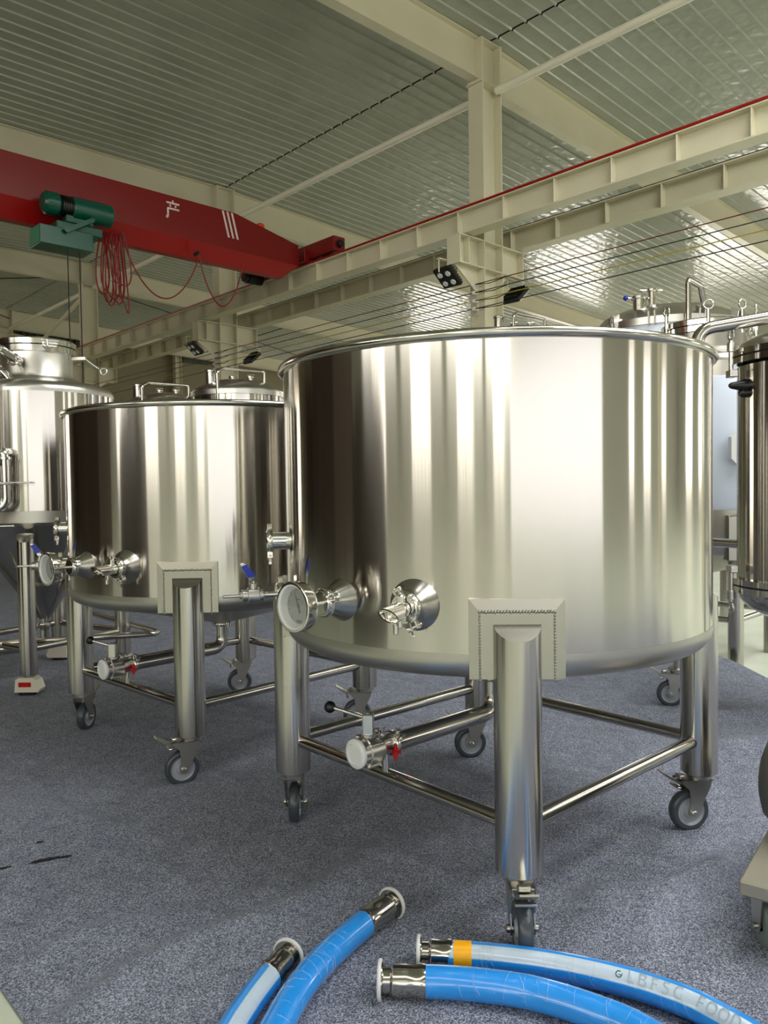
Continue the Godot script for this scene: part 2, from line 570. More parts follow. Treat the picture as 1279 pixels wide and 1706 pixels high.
func shell_of_hall():
	# floor slab and the yard outside
	var s := ms()
	box(s, Vector3(5, -.1, -5), Vector3(34.6, .2, 39), .0)
	structure("floor", s, "concrete", "pale green painted concrete floor of the hall", "floor")
	s = ms()
	box(s, Vector3(-2, -.16, 34), Vector3(60, .2, 39), .0)
	structure("yard", s, "concrete", "concrete yard outside the open gate", "yard")
	# end wall at the far side
	s = ms()
	box(s, Vector3(5, 3.2, -24.35), Vector3(34.4, 6.4, .3), .0)
	structure("wall_far", s, "wall_paint", "olive painted end wall far behind the vessels", "wall")
	# high louvred strip in it
	var w = thing("window_1", "dark green louvred strip high in the far end wall", "window", hall(24.2, 9.0, 5.83), HALL, "", "structure")
	s = ms()
	box(s, Vector3(0, -.25, .05), Vector3(2.4, 1.06, .06), .004)
	box(s, Vector3(4.9, -.28, .05), Vector3(1.4, .2, .06), .004)
	part("louvre_panel", s, "louvre_green", w)
	s = ms()
	for y in [-.8, .3]:
		box(s, Vector3(0, y, .1), Vector3(2.5, .05, .12), .004)
	part("window_frame", s, "cream_paint", w)
	s = ms()
	box(s, Vector3.ZERO, Vector3(.025, 1.06, .04), .004)
	var bar := s.commit()
	for i in 12:
		again("mullion", bar, "dark_rope", w, Transform3D(Basis.IDENTITY, Vector3(-1.1 + .2 * i, -.25, .1)))
	# long wall at b = 22, one window in each bay
	s = ms()
	box(s, Vector3(22.15, .72, -5), Vector3(.3, 1.44, 38.6), .0)
	box(s, Vector3(22.15, 5.2, -5), Vector3(.3, 2.5, 38.6), .0)
	for i in 8:
		var a0 := -14.3 if i == 0 else -8.65 + 5.83 * (i - 1) + 1.36
		var a1 := 24.3 if i == 7 else -8.65 + 5.83 * i - 1.36
		if a1 > a0: box(s, Vector3(22.15, 2.7, -(a0 + a1) / 2), Vector3(.3, 2.6, a1 - a0), .0)
	structure("wall_right", s, "side_wall_paint", "pale painted long wall with one window in each bay", "wall")
	for i in 7:
		window_unit(2 + i, hall(-8.65 + 5.83 * i, 22.1, 2.7), HALL + 90.0, Vector2(2.72, 2.52))
	# long wall at b = -12
	s = ms()
	box(s, Vector3(-12.15, .72, -5), Vector3(.3, 1.44, 38.6), .0)
	box(s, Vector3(-12.15, 5.1, -5), Vector3(.3, 2.8, 38.6), .0)
	for i in 5:
		var a0 := -14.3 if i == 0 else -11.5 + 5.83 * (i - 1) + 1.21
		var a1 := 24.3 if i == 4 else -11.5 + 5.83 * i - 1.21
		box(s, Vector3(-12.15, 2.6, -(a0 + a1) / 2), Vector3(.3, 2.4, a1 - a0), .0)
	for i in 84:
		box(s, Vector3(-11.985, 2.2, 13.8 - .45 * i), Vector3(.05, 4.4, .09), .0)
	structure("wall_left", s, "side_wall_paint", "pale painted long wall on the crane side", "wall")
	for i in 4:
		window_unit(9 + i, hall(-11.5 + 5.83 * i, -12.1, 2.6), HALL - 90.0, Vector2(2.42, 2.22))
	# end wall behind the camera with the wide gate
	s = ms()
	box(s, Vector3(12.5, 3.2, 14.15), Vector3(19.6, 6.4, .3), .0)
	box(s, Vector3(-4.6, 5.55, 14.15), Vector3(14.9, 1.7, .3), .0)
	for i in 40:
		box(s, Vector3(3.4 + .46 * i, 2.2, 13.985), Vector3(.09, 4.4, .05), .0)
	structure("wall_back", s, "side_wall_paint", "end wall with the wide open gate behind the camera", "wall")
	# roof: slabs above, ribbed sheets below
	s = ms()
	box(s, Vector3(-2.39, 6.42, -5), Vector3(19.42, .2, 38.9), .0)
	var slope := Transform3D(Basis(Vector3(0, 0, 1), -atan(.05)), Vector3(RIDGE, 6.42, -5))
	box(s, Vector3(7.6, 0, 0), Vector3(15.4, .2, 38.9), .0, slope)
	var roof = structure("ceiling", s, "roof_sheet", "grey green ribbed metal roof lining over both bays", "ceiling")
	var left := sheet(19.22)
	var right := sheet(14.95)
	for i in 48:
		var z := -(-14.0 + .8 * i)
		again("ceiling_sheet", left, "roof_sheet", roof, Transform3D(Basis.IDENTITY, Vector3(RIDGE - .015 - 19.22 / 2, 6.24, z)))
		again("ceiling_sheet", right, "roof_sheet", roof, Transform3D(slope.basis, Vector3(RIDGE + .015, 6.24, z) + slope.basis * Vector3(14.95 / 2, 0, 0)))
	var n := 13
	for q in SKYLIGHTS:
		var o = thing("window_%d" % n, "translucent roof strip %d m from the ridge over the gate end" % int(absf(q[1] - RIDGE) + n), "window", hall(q[0], q[1], 6.19 - maxf(q[1] - RIDGE, 0.0) * .05), HALL, "", "structure")
		n += 1
		s = ms()
		box(s, Vector3.ZERO, Vector3(q[2] + .06, .02, 1.0), .002)
		part("pane", s, "frosted_pane", o)
	for i in 4:
		window_unit(n, hall(-11.5 + 5.83 * i, -11.93, 5.1), HALL - 90.0, Vector2(5.3, 1.3))
		n += 1
	window_unit(n, hall(24.12, -.1, 1.9), HALL + 180.0, Vector2(3.7, 3.7))
	window_unit(n + 1, hall(18.8, -11.93, 2.2), HALL - 90.0, Vector2(1.4, 3.1))
	n += 2
	for q in END_WINDOWS:
		window_unit(n, hall(-13.95, q[0], 2.5), HALL, Vector2(q[1] + .1, 2.9))
		n += 1
	s = ms()
	box(s, Vector3(RIDGE, 6.262, -5), Vector3(.05, .02, 38.4), .0)
	structure("trim_1", s, "dark_gap", "dark joint along the ridge where the roof sheets meet", "joint")

func sheet(length: float) -> Mesh:
	# four narrow ribs of a roof sheet 0.8 m wide, drawn out along x; the face looks down
	var poly := []
	var pitch := .2
	for i in 4:
		var x := -.4 + pitch * (i + .5)
		for p in [[-.019, 0.0], [-.010, -.018], [.010, -.018], [.019, 0.0]]:
			poly.append(Vector2(x + p[0], p[1]))
	poly.append(Vector2(.4, 0))
	poly.append(Vector2(.4, .004))
	for i in 4:
		var x := .4 - pitch * (i + .5)
		for p in [[.017, .004], [.008, -.014], [-.008, -.014], [-.017, .004]]:
			poly.append(Vector2(x + p[0], p[1]))
	poly.append(Vector2(-.4, .004))
	poly.append(Vector2(-.4, 0))
	var s := ms()
	ext(s, poly, length, Transform3D(Basis(Vector3.UP, PI / 2), Vector3.ZERO))
	return s.commit()

func window_unit(n: int, at: Vector3, turn: float, size: Vector2):
	var o = thing("window_%d" % n, "white framed frosted window %s of the hall" % ["second", "third", "fourth", "fifth", "sixth", "seventh", "eighth", "ninth", "tenth", "eleventh", "twelfth", "thirteenth", "fourteenth", "fifteenth", "sixteenth", "seventeenth", "eighteenth", "nineteenth", "twentieth", "last"][clampi(n - 2, 0, 19)], "window", at, turn, "", "structure")
	var s := ms()
	for sg in [-1.0, 1.0]:
		box(s, Vector3(sg * (size.x / 2 - .03), 0, 0), Vector3(.06, size.y, .1), .004)
		box(s, Vector3(0, sg * (size.y / 2 - .03), 0), Vector3(size.x - .12, .06, .1), .004)
	box(s, Vector3.ZERO, Vector3(.05, size.y - .12, .08), .004)
	part("window_frame", s, "white_plastic", o)
	for sg in [-1.0, 1.0]:
		s = ms()
		box(s, Vector3(sg * (size.x / 4 - .015), 0, .02), Vector3(size.x / 2 - .09, size.y - .12, .01), .0)
		part("pane", s, "frosted_pane", o)

func i_beam(s, length: float, top: float, bottom: float, width: float, tf := .014, tw := .01, xf := Transform3D.IDENTITY, top2 := NAN, bottom2 := NAN):
	# along x from 0 to length; heights at the near end and, if given, at the far end
	if is_nan(top2):
		box(s, xf * Vector3(length / 2, top - tf / 2, 0), Vector3(length, tf, width), .001)
		box(s, xf * Vector3(length / 2, bottom + tf / 2, 0), Vector3(length, tf, width), .001)
		box(s, xf * Vector3(length / 2, (top + bottom) / 2, 0), Vector3(length, top - bottom - 2 * tf, tw), .0)
		return
	ext(s, [Vector2(0, top - tf), Vector2(length, top2 - tf), Vector2(length, top2), Vector2(0, top)], width, xf)
	ext(s, [Vector2(0, bottom), Vector2(length, bottom2), Vector2(length, bottom2 + tf), Vector2(0, bottom + tf)], width, xf)
	ext(s, [Vector2(0, bottom + tf), Vector2(length, bottom2 + tf), Vector2(length, top2 - tf), Vector2(0, top - tf)], tw, xf)

func steelwork():
	var order := ["first", "second", "third", "fourth", "fifth", "sixth", "seventh"]
	# column with its head: parts shaft, splice plates, bolts, crane bracket
	var where := ["behind the camera", "behind the camera", "just right of the camera", "behind the largest tank, carrying the floodlights", "behind the lids beyond the smaller open tank", "below the hoist's red cable coil", "at the far end wall"]
	var s := ms()
	var H0 := 5.72
	box(s, Vector3(-.165, H0 / 2, 0), Vector3(.014, H0, .22), .001)
	box(s, Vector3(.165, H0 / 2, 0), Vector3(.014, H0, .22), .001)
	box(s, Vector3(0, H0 / 2, 0), Vector3(.316, H0, .01), .0)
	box(s, Vector3(0, H0 + .008, 0), Vector3(.40, .016, .24), .001)
	var shaft := s.commit()
	s = ms()
	box(s, Vector3(0, 5.98, 0), Vector3(.34, .49, .01), .0)
	box(s, Vector3(0, 6.225, 0), Vector3(.36, .014, .2), .001)
	for sg in [-1.0, 1.0]:
		for k in [0.0, .018]:
			box(s, Vector3(sg * (.157 + k), 5.98, 0), Vector3(.015, .50, .22), .001)
	var head := s.commit()
	s = ms()
	cyl(s, Vector3(-.012, 0, 0), Vector3(.012, 0, 0), .014, 6, .002)
	var bolt := s.commit()
	# crane bracket: a short I beam across the column, stiffeners, gussets
	s = ms()
	box(s, Vector3(0, 3.745, 0), Vector3(1.16, .316, .018), .0)
	box(s, Vector3(0, 3.902, 0), Vector3(1.18, .014, .2), .001)
	box(s, Vector3(0, 3.588, 0), Vector3(1.18, .014, .2), .001)
	for x in [-.58, .58]:
		box(s, Vector3(x, 3.745, 0), Vector3(.012, .316, .2), .001)
	for sg in [-1.0, 1.0]:
		ext(s, [Vector2(sg * .172, 3.582), Vector2(sg * (.57 if sg < 0 else .40), 3.582), Vector2(sg * .172, 3.30 if sg < 0 else 3.42)], .012)
	var bracket := s.commit()
	s = ms()
	box(s, Vector3.ZERO, Vector3(.012, .312, .19), .001)
	var rib := s.commit()
	for i in FRAMES.size():
		var a: float = FRAMES[i]
		var lab: String = "cream painted steel H column " + where[i]
		if i < 2: lab = "cream painted steel H column %s behind the camera" % order[i]
		var o = thing("column", lab, "column", hall(a, RIDGE, 0), HALL, "", "structure")
		again("shaft", shaft, "cream_paint", o)
		again("column_head", head, "cream_paint", o)
		if i < 3: continue
		again("crane_bracket", bracket, "cream_paint", o)
		for x in [-.42, -.165, .165]:
			again("stiffener", rib, "cream_paint", o, Transform3D(Basis.IDENTITY, Vector3(x, 3.745, 0)))
		if i == 3:
			for sg in [-1.0, 1.0]:
				for z in [-.07, .07]:
					for k in 5:
						again("bolt", bolt, "zinc", o, Transform3D(Basis.IDENTITY, Vector3(sg * .166, 5.80 + .085 * k, z)))
	# rafters
	s = ms()
	i_beam(s, 19.05, 6.235, 5.765, .13)
	var ra := s.commit()
	s = ms()
	i_beam(s, 14.61, 6.225, 5.70, .13, .014, .01, Transform3D.IDENTITY, 5.50, 5.15)
	var rb := s.commit()
	for i in FRAMES.size():
		var a: float = FRAMES[i]
		for k in 2:
			var o := MeshInstance3D.new()
			o.mesh = ra if k == 0 else rb
			o.material_override = M["cream_paint"]
			o.name = numbered("rafter_beam")
			add_child(o)
			o.position = hall(a, -12.0 if k == 0 else 7.39, 0)
			o.rotation_degrees.y = HALL
			tag(o, "cream steel roof rafter %s of the %s column in the row" % ["over the crane bay, left" if k == 0 else "falling to the window wall, right", order[i]], "rafter", "", "structure")
	# strut tubes from column to column under the ridge
	s = ms()
	tube(s, [Vector3(0, 0, -.12), Vector3(0, 0, -5.71)], .046, 14)
	var strut := s.commit()
	for i in 6:
		var o := MeshInstance3D.new()
		o.mesh = strut
		o.material_override = M["strut_paint"]
		o.name = numbered("strut_tube")
		add_child(o)
		o.position = hall(FRAMES[i], RIDGE + .1, 5.70)
		o.rotation_degrees.y = HALL
		tag(o, "white round strut tube from the %s to the %s column under the ridge" % [order[i], order[i + 1]], "strut", "", "structure")
	# wall bracing between the last two columns
	for k in 2:
		s = ms()
		var h0 := 5.6 if k == 0 else 4.3
		tube(s, [Vector3(0, h0, 0), Vector3(0, 9.9 - h0, -5.7)], .045 if k == 0 else .03, 10)
		var o = part("brace_tube", s, "cream_paint", self)
		o.position = hall(17.7, RIDGE + .02 + .1 * k, 0)
		o.rotation_degrees.y = HALL
		tag(o, "white diagonal brace tube between the last two columns, %s" % ["falling away from the cable coil" if k == 0 else "thin and rising away"], "brace", "", "structure")
	# roof bracing rods
	for k in 4:
		s = ms()
		var a0: float = FRAMES[5] if k < 2 else FRAMES[4]
		var b0 := 1.5 if k % 2 == 0 else 7.3
		tube(s, [Vector3(b0, 5.98, -a0 - .1), Vector3(8.8 - b0 if k < 2 else 8.8 - b0, 5.98, -a0 - 5.7)] if k < 2 else [Vector3(b0 + 6, 5.75, -a0 - .1 - 5.83), Vector3(20.8 - b0, 5.70, -a0 - 5.7 - 5.83)], .012, 6)
		var o = part("bracing_rod", s, "dark_rope", self, turn_y(HALL))
		tag(o, ["thin dark roof bracing rod in the far crane bay, rising rightward", "thin dark roof bracing rod in the far crane bay, crossing the other", "thin dark roof bracing rod right of the cable coil column", "thin dark roof bracing rod beyond the runway, crossing its twin"][k], "rod", "", "structure")
	# gable post on the far wall
	s = ms()
	i_beam(s, 5.9, .12, -.12, .2, .014, .01)
	var post = part("column", s, "cream_paint", self)
	post.transform = Transform3D(Basis(Vector3.UP, deg_to_rad(HALL)) * Basis(Vector3(0, 0, 1), PI / 2), hall(24.0, 12.9, 0))
	tag(post, "shaded gable post standing against the far end wall", "column", "", "structure")
	runways()
	floodlights()
	contact_wires()

func runways():
	var s := ms()
	box(s, Vector3.ZERO, Vector3(.165, .242, .012), .002)
	var rib := s.commit()
	for k in 2:
		var b := 6.80 if k == 0 else 7.78
		var o = thing("runway_beam", ["cream crane runway beam with a red rail along its top", "cream crane runway beam behind the columns with a dark rail"][k], "crane beam", hall(0, b, 0), HALL)
		s = ms()
		box(s, Vector3(0, 4.183, -5.1), Vector3(.18, .014, 38.0), .001)
		box(s, Vector3(0, 3.927, -5.1), Vector3(.18, .014, 38.0), .001)
		box(s, Vector3(0, 4.055, -5.1), Vector3(.01, .242, 38.0), .0)
		part("beam", s, "cream_paint", o)
		s = ms()
		box(s, Vector3(0, 4.200, -5.1), Vector3(.07, .022, 38.0), .003)
		box(s, Vector3(0, 4.218, -5.1), Vector3(.035, .026, 38.0), .003)
		part("rail", s, "rail_and_lit_flange_red" if k == 0 else "dark_rope", o)
		if k == 0:
			s = ms()
			tube(s, [Vector3(-.085, 4.205, 13.5), Vector3(-.085, 4.205, -24.0)], .016, 8)
			part("cable", s, "rail_and_lit_flange_red", o)
		for i in 37:
			again("stiffener", rib, "cream_paint", o, Transform3D(Basis.IDENTITY, Vector3(0, 4.055, -(1.36 + .65 * i))))

func floodlights():
	var first: Node3D
	for i in [3, 4]:
		var a: float = FRAMES[i]
		for k in 2:
			var o: Node3D
			var lab: String = ["black floodlight with four lenses, facing us, ", "black floodlight turned away, "][k] + ["on the column behind the largest tank", "on the column behind the farther lids"][i - 3]
			var at := hall(a + .14 if k == 0 else a - .02, RIDGE - .53 if k == 0 else RIDGE + .52, 3.62 if k == 0 else 3.54)
			if first == null:
				first = thing("floodlight", lab, "floodlight", at, HALL)
				o = first
				var tiltx := Transform3D(Basis(Vector3(1, 0, 0), deg_to_rad(0)), Vector3.ZERO)
				var s := ms()
				# yoke hanging from the bracket flange
				tube(s, fillet([Vector3(-.15, .02, 0), Vector3(-.15, -.1, 0), Vector3(-.15, -.12, 0)], .02, 3), .008, 6)
				tube(s, [Vector3(.15, .02, 0), Vector3(.15, -.12, 0)], .008, 6)
				box(s, Vector3(0, .03, 0), Vector3(.34, .012, .05), .002)
				part("yoke", s, "cream_paint", o)
				# lamp head: flat box whose lens side looks down and towards -b (local -x) and the camera
				var hd := Node3D.new()
				var body := ms()
				box(body, Vector3.ZERO, Vector3(.27, .06, .27), .012)
				for q in 7:
					box(body, Vector3(-.105 + .035 * q, .045, 0), Vector3(.008, .035, .22), .002)
				var head = part("lamp_head", body, "black_plastic", o, Transform3D(Basis(Vector3(0, 0, 1), deg_to_rad(-40)), Vector3(0, -.15, 0)))
				hd.free()
				for x in [-.06, .06]:
					for z in [-.06, .06]:
						s = ms()
						lathe(s, [Vector2(.012, -.004), Vector2(.03, -.012), Vector2(.034, -.006), Vector2(.034, .004)], 16, Transform3D(Basis.IDENTITY, Vector3(x, -.03, z)))
						cyl(s, Vector3(x, -.036, z), Vector3(x, -.03, z), .029, 14)
						part("lens", s, "white_plastic", head)
			else:
				o = copy_of(first, at, HALL + (180.0 if k == 1 else 0.0), lab)

func contact_wires():
	var cols := ["wire_red", "wire_green", "wire_yellow", "wire_black"]
	var word := ["dark red", "dark green", "yellow", "black"]
	for k in 4:
		var h := 3.40 - .093 * k
		var s := ms()
		tube(s, [Vector3(6.98, h, 13.6), Vector3(6.98, h, -24.1)], .0055, 6)
		var o = part("contact_wire", s, cols[k], self, turn_y(HALL))
		tag(o, "%s crane supply wire strung along the column row" % word[k], "wire")
	for i in [3, 4]:
		var rack = thing("insulator_rack", "rack of four white insulators holding the wires on the column %s" % ["behind the largest tank" if i == 3 else "behind the farther lids"], "insulator", hall(FRAMES[i] - .0, 7.02, 0), HALL)
		for k in 4:
			var h := 3.40 - .093 * k
			var s := ms()
			lathe(s, [Vector2(0, -.05), Vector2(.016, -.05), Vector2(.022, -.03), Vector2(.014, -.018), Vector2(.024, 0), Vector2(.014, .018), Vector2(.022, .03), Vector2(.016, .05), Vector2(0, .05)], 12, Transform3D(Basis(Vector3(0, 0, 1), PI / 2), Vector3(-.01, h, 0)))
			part("insulator", s, "white_plastic", rack)
		var s2 := ms()
		box(s2, Vector3(.02, 3.26, .0), Vector3(.012, .42, .04), .002)
		part("rail_plate", s2, "cream_paint", rack)
		s2 = ms()
		for k in 4:
			var h := 3.40 - .093 * k
			tube(s2, [Vector3(-.04, h, .0), Vector3(-.05, h - .03, .25 + .05 * k), Vector3(-.04, h, .5)], .005, 5)
		part("feeder_wire", s2, "dark_rope", rack)

func crane():
	var a := 8.8
	var o = thing("bridge_crane_girder", "dark red crane bridge girder with white stripes spanning the left bay", "crane girder", hall(a, 0, 0), HALL)
	var st := ms()
	for side in [-1.0, 1.0]:
		# upper plate with the tapered end, lower sloped plate
		var p := [Vector3(-8, 4.30, side * .18), Vector3(6.5, 4.12, side * .18), Vector3(6.5, 4.40, side * .18), Vector3(5.5, 4.61, side * .18), Vector3(-8, 4.67, side * .18)]
		face(st, p, Vector3(0, 0, side))
	face(st, [Vector3(-8, 4.67, -.18), Vector3(5.5, 4.61, -.18), Vector3(5.5, 4.61, .18), Vector3(-8, 4.67, .18)], Vector3.UP)
	face(st, [Vector3(5.5, 4.61, -.18), Vector3(6.5, 4.4, -.18), Vector3(6.5, 4.4, .18), Vector3(5.5, 4.61, .18)], Vector3.UP)
	face(st, [Vector3(6.5, 4.12, -.18), Vector3(6.5, 4.4, -.18), Vector3(6.5, 4.4, .18), Vector3(6.5, 4.12, .18)], Vector3.RIGHT)
	part("box_girder", st, "red_paint", o)
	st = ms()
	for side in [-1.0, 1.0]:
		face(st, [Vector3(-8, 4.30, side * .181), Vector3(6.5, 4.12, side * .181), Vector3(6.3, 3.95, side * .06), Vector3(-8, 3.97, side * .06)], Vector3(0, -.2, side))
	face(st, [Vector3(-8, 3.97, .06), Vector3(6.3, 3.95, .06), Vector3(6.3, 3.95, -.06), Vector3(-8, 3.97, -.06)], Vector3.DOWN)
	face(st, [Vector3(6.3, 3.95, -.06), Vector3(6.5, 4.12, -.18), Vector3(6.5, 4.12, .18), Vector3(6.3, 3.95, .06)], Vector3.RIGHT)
	part("lower_flange", st, "rail_and_lit_flange_red", o)  # girder red lightened in the colour, for light bounced up from the floor
	# white slanted stripes near the end, and the painted character
	for k in 3:
		st = ms()
		var x := 5.30 + .066 * k
		ext(st, [Vector2(x, 4.60), Vector2(x + .028, 4.60), Vector2(x + .11, 4.28), Vector2(x + .082, 4.28)], .004, Transform3D(Basis.IDENTITY, Vector3(0, 0, .181)))
		part("stripe", st, "white_paint", o)
	st = ms()
	for r in [[0, .055, .17, .022, 0], [.0, .076, .02, .03, 0], [-.035, .022, .02, .026, -.4], [.035, .022, .02, .026, .4], [.008, -.012, .155, .022, 0], [-.066, -.06, .024, .10, .0], [-.075, -.112, .03, .04, .5]]:
		box(st, Vector3.ZERO, Vector3(r[2], r[3], .004), .001, Transform3D(Basis(Vector3(0, 0, 1), -float(r[4])), Vector3(4.62 + r[0], 4.47 + r[1], .182)))
	part("painted_character", st, "white_paint", o)
	st = ms()
	cyl(st, Vector3(6.0, 4.50, .0), Vector3(6.0, 4.63, .0), .06, 14, .02)
	part("beacon", st, "orange_plastic", o)
	# end carriage on the rail
	o = thing("crane_end_carriage", "red crane end carriage riding the red rail, carrying the girder", "end carriage", hall(9.2, 6.80, 0), HALL)
	st = ms()
	box(st, Vector3(0, 4.36, 0), Vector3(.20, .20, 2.2), .006)
	box(st, Vector3(-.02, 4.30, .35), Vector3(.3, .16, .4), .006)
	part("carriage_box", st, "red_paint", o)
	for z in [-.85, .85]:
		st = ms()
		cyl(st, Vector3(-.05, 4.31, z), Vector3(.05, 4.31, z), .085, 18, .006)
		part("wheel", st, "dark_rope", o)
	for z in [-1.12, 1.12]:
		st = ms()
		cyl(st, Vector3(0, 4.36, z - .03), Vector3(0, 4.36, z + .03), .05, 14, .006)
		part("buffer", st, "black_rubber", o)
	st = ms()
	cyl(st, Vector3(-.35, 4.21, -.62), Vector3(-.1, 4.21, -.62), .09, 16, .01)
	cyl(st, Vector3(-.42, 4.21, -.62), Vector3(-.35, 4.21, -.62), .075, 16, .01)
	part("drive_motor", st, "black_plastic", o)
	hoist(a)

func hoist(a: float):
	var o = thing("hoist", "green electric hoist hanging under the red girder", "hoist", hall(a - .3, 3.40, 0), HALL)
	var s := ms()
	var tilt := Transform3D(Basis.IDENTITY, Vector3(0, 4.12, .05))
	cyl(s, tilt * Vector3(-.08, 0, 0), tilt * Vector3(.36, 0, 0), .125, 24, .012)
	part("rope_drum", s, "green_paint", o)
	s = ms()
	cyl(s, tilt * Vector3(-.38, 0, 0), tilt * Vector3(-.2, 0, 0), .12, 24, .03)
	part("hoist_motor", s, "green_paint", o)
	s = ms()
	cyl(s, tilt * Vector3(-.2, 0, 0), tilt * Vector3(-.08, 0, 0), .105, 20, .004)
	for k in 5:
		lathe(s, [Vector2(.1, 0), Vector2(.114, 0), Vector2(.114, .008), Vector2(.1, .008)], 20, Transform3D(Basis(Vector3(0, 0, 1), -PI / 2), tilt * Vector3(-.195 + .024 * k, 0, 0)))
	part("coupling", s, "black_plastic", o)
	# trolley frame and wheels up to the girder flange
	s = ms()
	box(s, Vector3(0, 3.90, -.15), Vector3(.5, .10, .5), .01)
	box(s, Vector3(.0, 4.01, .05), Vector3(.3, .12, .1), .008)
	for z in [-.28, .28]:
		box(s, Vector3(0, 3.95, -.3 + z), Vector3(.30, .22, .02), .004)
	part("trolley_frame", s, "green_paint", o)
	s = ms()
	ext(s, [Vector2(-.2, 3.83), Vector2(.1, 4.01), Vector2(.14, 4.01), Vector2(.14, 3.98), Vector2(-.16, 3.80)], .16, Transform3D(Basis.IDENTITY, Vector3(-.02, 0, .12)))
	part("support_plate", s, "green_paint", o)
	# counterweight / control box below
	s = ms()
	box(s, Vector3(-.165, 3.76, -.0), Vector3(.57, .20, .30), .008)
	part("control_box", s, "green_paint", o)
	s = ms()
	box(s, Vector3(-.453, 3.76, 0), Vector3(.006, .17, .26), .002)
	part("box_cover", s, "mint_panel", o)
	for x in [-.13, .0]:
		s = ms()
		tube(s, [Vector3(x, 4.1, .06), Vector3(x, 1.62, .06)], .006, 6)
		part("wire_rope", s, "dark_rope", o)
	s = ms()
	box(s, Vector3(-.065, 1.55, .06), Vector3(.2, .16, .06), .015)
	tube(s, fillet([Vector3(-.065, 1.48, .06), Vector3(-.065, 1.40, .06), Vector3(-.01, 1.34, .06), Vector3(-.065, 1.28, .06), Vector3(-.12, 1.33, .06)], .03, 4), .014, 8)
	part("hook_block", s, "dark_rope", o)
	# red pendant cable: coil hanging at the hoist, festoon along the girder
	var c = thing("red_cable", "red hoist cable hung in a loose coil and swags below the girder", "cable", hall(a - .24, 0, 0), HALL)
	var r := RandomNumberGenerator.new()
	r.seed = 3
	var coil := ms()
	for k in 9:
		var x0 := 3.68 + .022 * k
		var drop := r.randf_range(.55, .82)
		var wd := r.randf_range(.06, .13)
		var p := []
		for i in 25:
			var t := TAU * i / 24.0
			p.append(Vector3(x0 + wd * sin(t) * (1 - .45 * cos(t)) * .8, 3.95 - drop * (.5 - .5 * cos(t)), .05 + .02 * k - .05 * sin(t)))
		tube(coil, p, .0085, 7, false)
	part("coil", coil, "red_cable", c)
	for w in [[3.93, 4.9, .62, 3.99], [4.9, 5.52, .66, 3.99], [3.93, 3.78, .86, 4.0]]:
		var p := []
		for i in 21:
			var t := i / 20.0
			p.append(Vector3(lerpf(w[0], w[1], t) + (.12 * sin(PI * t) if w[1] < w[0] else 0.0), 3.955 - w[2] * pow(sin(PI * t), .7) * (1.0 if w[0] < 4.5 else .9), .05))
		var g := ms()
		tube(g, p, .0085, 7)
		part("swag", g, "red_cable", c)
	var g2 := ms()
	for x in [3.93, 4.9]:
		box(g2, Vector3(x, 3.965, .0), Vector3(.03, .04, .12), .004)
	part("cable_clip", g2, "dark_rope", c)

# ------------------------------------------------------------------ carpet
func bump(a: float, b: float) -> float:
	# gentle waves of a carpet laid loose; stronger near its far right edge, flat where things stand
	var w := .015 * sin(a * 5.2 + 1.3 * sin(b * 1.7)) * sin(b * 1.1 + .4) + .004 * sin(b * 8.0 + a * 1.3)
	# ripples running across the lower left corner
	var near := clampf((1.3 - a) / .8, 0, 1) * clampf((2.2 - b) / .7, 0, 1)
	w += .016 * near * sin((a * 1.0 + b * .22) * 15.0)
	var edge := clampf((b - 3.35) / .9, 0, 1)
	w += .085 * edge * edge * pow(.5 + .5 * sin(a * 5.6 + 3.78), 2.0)
	var fold := exp(-pow((b - 3.75 + .25 * sin(a * 1.7)) / .10, 2.0)) * .02
	w += fold
	for k in FOLDS:
		# a long low fold from one point to another: steep on its right flank
		var p := Vector2(a, b)
		var u: Vector2 = (k[1] - k[0]).normalized()
		var along_: float = (p - k[0]).dot(u) / (k[1] - k[0]).length()
		if along_ > -.2 and along_ < 1.2:
			var side: float = (p - k[0]).dot(Vector2(-u.y, u.x)) + .03 * sin(along_ * 7.0)
			var wide: float = k[3] if side > 0 else k[3] * .45
			w += k[2] * exp(-side * side / (wide * wide)) * smoothstep(-.2, .15, along_) * smoothstep(1.2, .85, along_)
	for f in FEET:
		var d := Vector2(a - f.x, b - f.y).length()
		w *= clampf((d - .05) / .22, 0, 1)
	return maxf(w, 0.0)

var FEET: Array[Vector2] = []
var FOLDS := []

func fold(p: Vector3, q: Vector3, high: float, wide: float):
	var sn := sin(deg_to_rad(HALL))
	var cs := cos(deg_to_rad(HALL))
	FOLDS.append([Vector2(-sn * p.x - cs * p.z, cs * p.x - sn * p.z), Vector2(-sn * q.x - cs * q.z, cs * q.x - sn * q.z), high, wide])

func foot(p: Vector3):
	var s := sin(deg_to_rad(HALL))
	var c := cos(deg_to_rad(HALL))
	FEET.append(Vector2(-s * p.x - c * p.z, c * p.x - s * p.z))

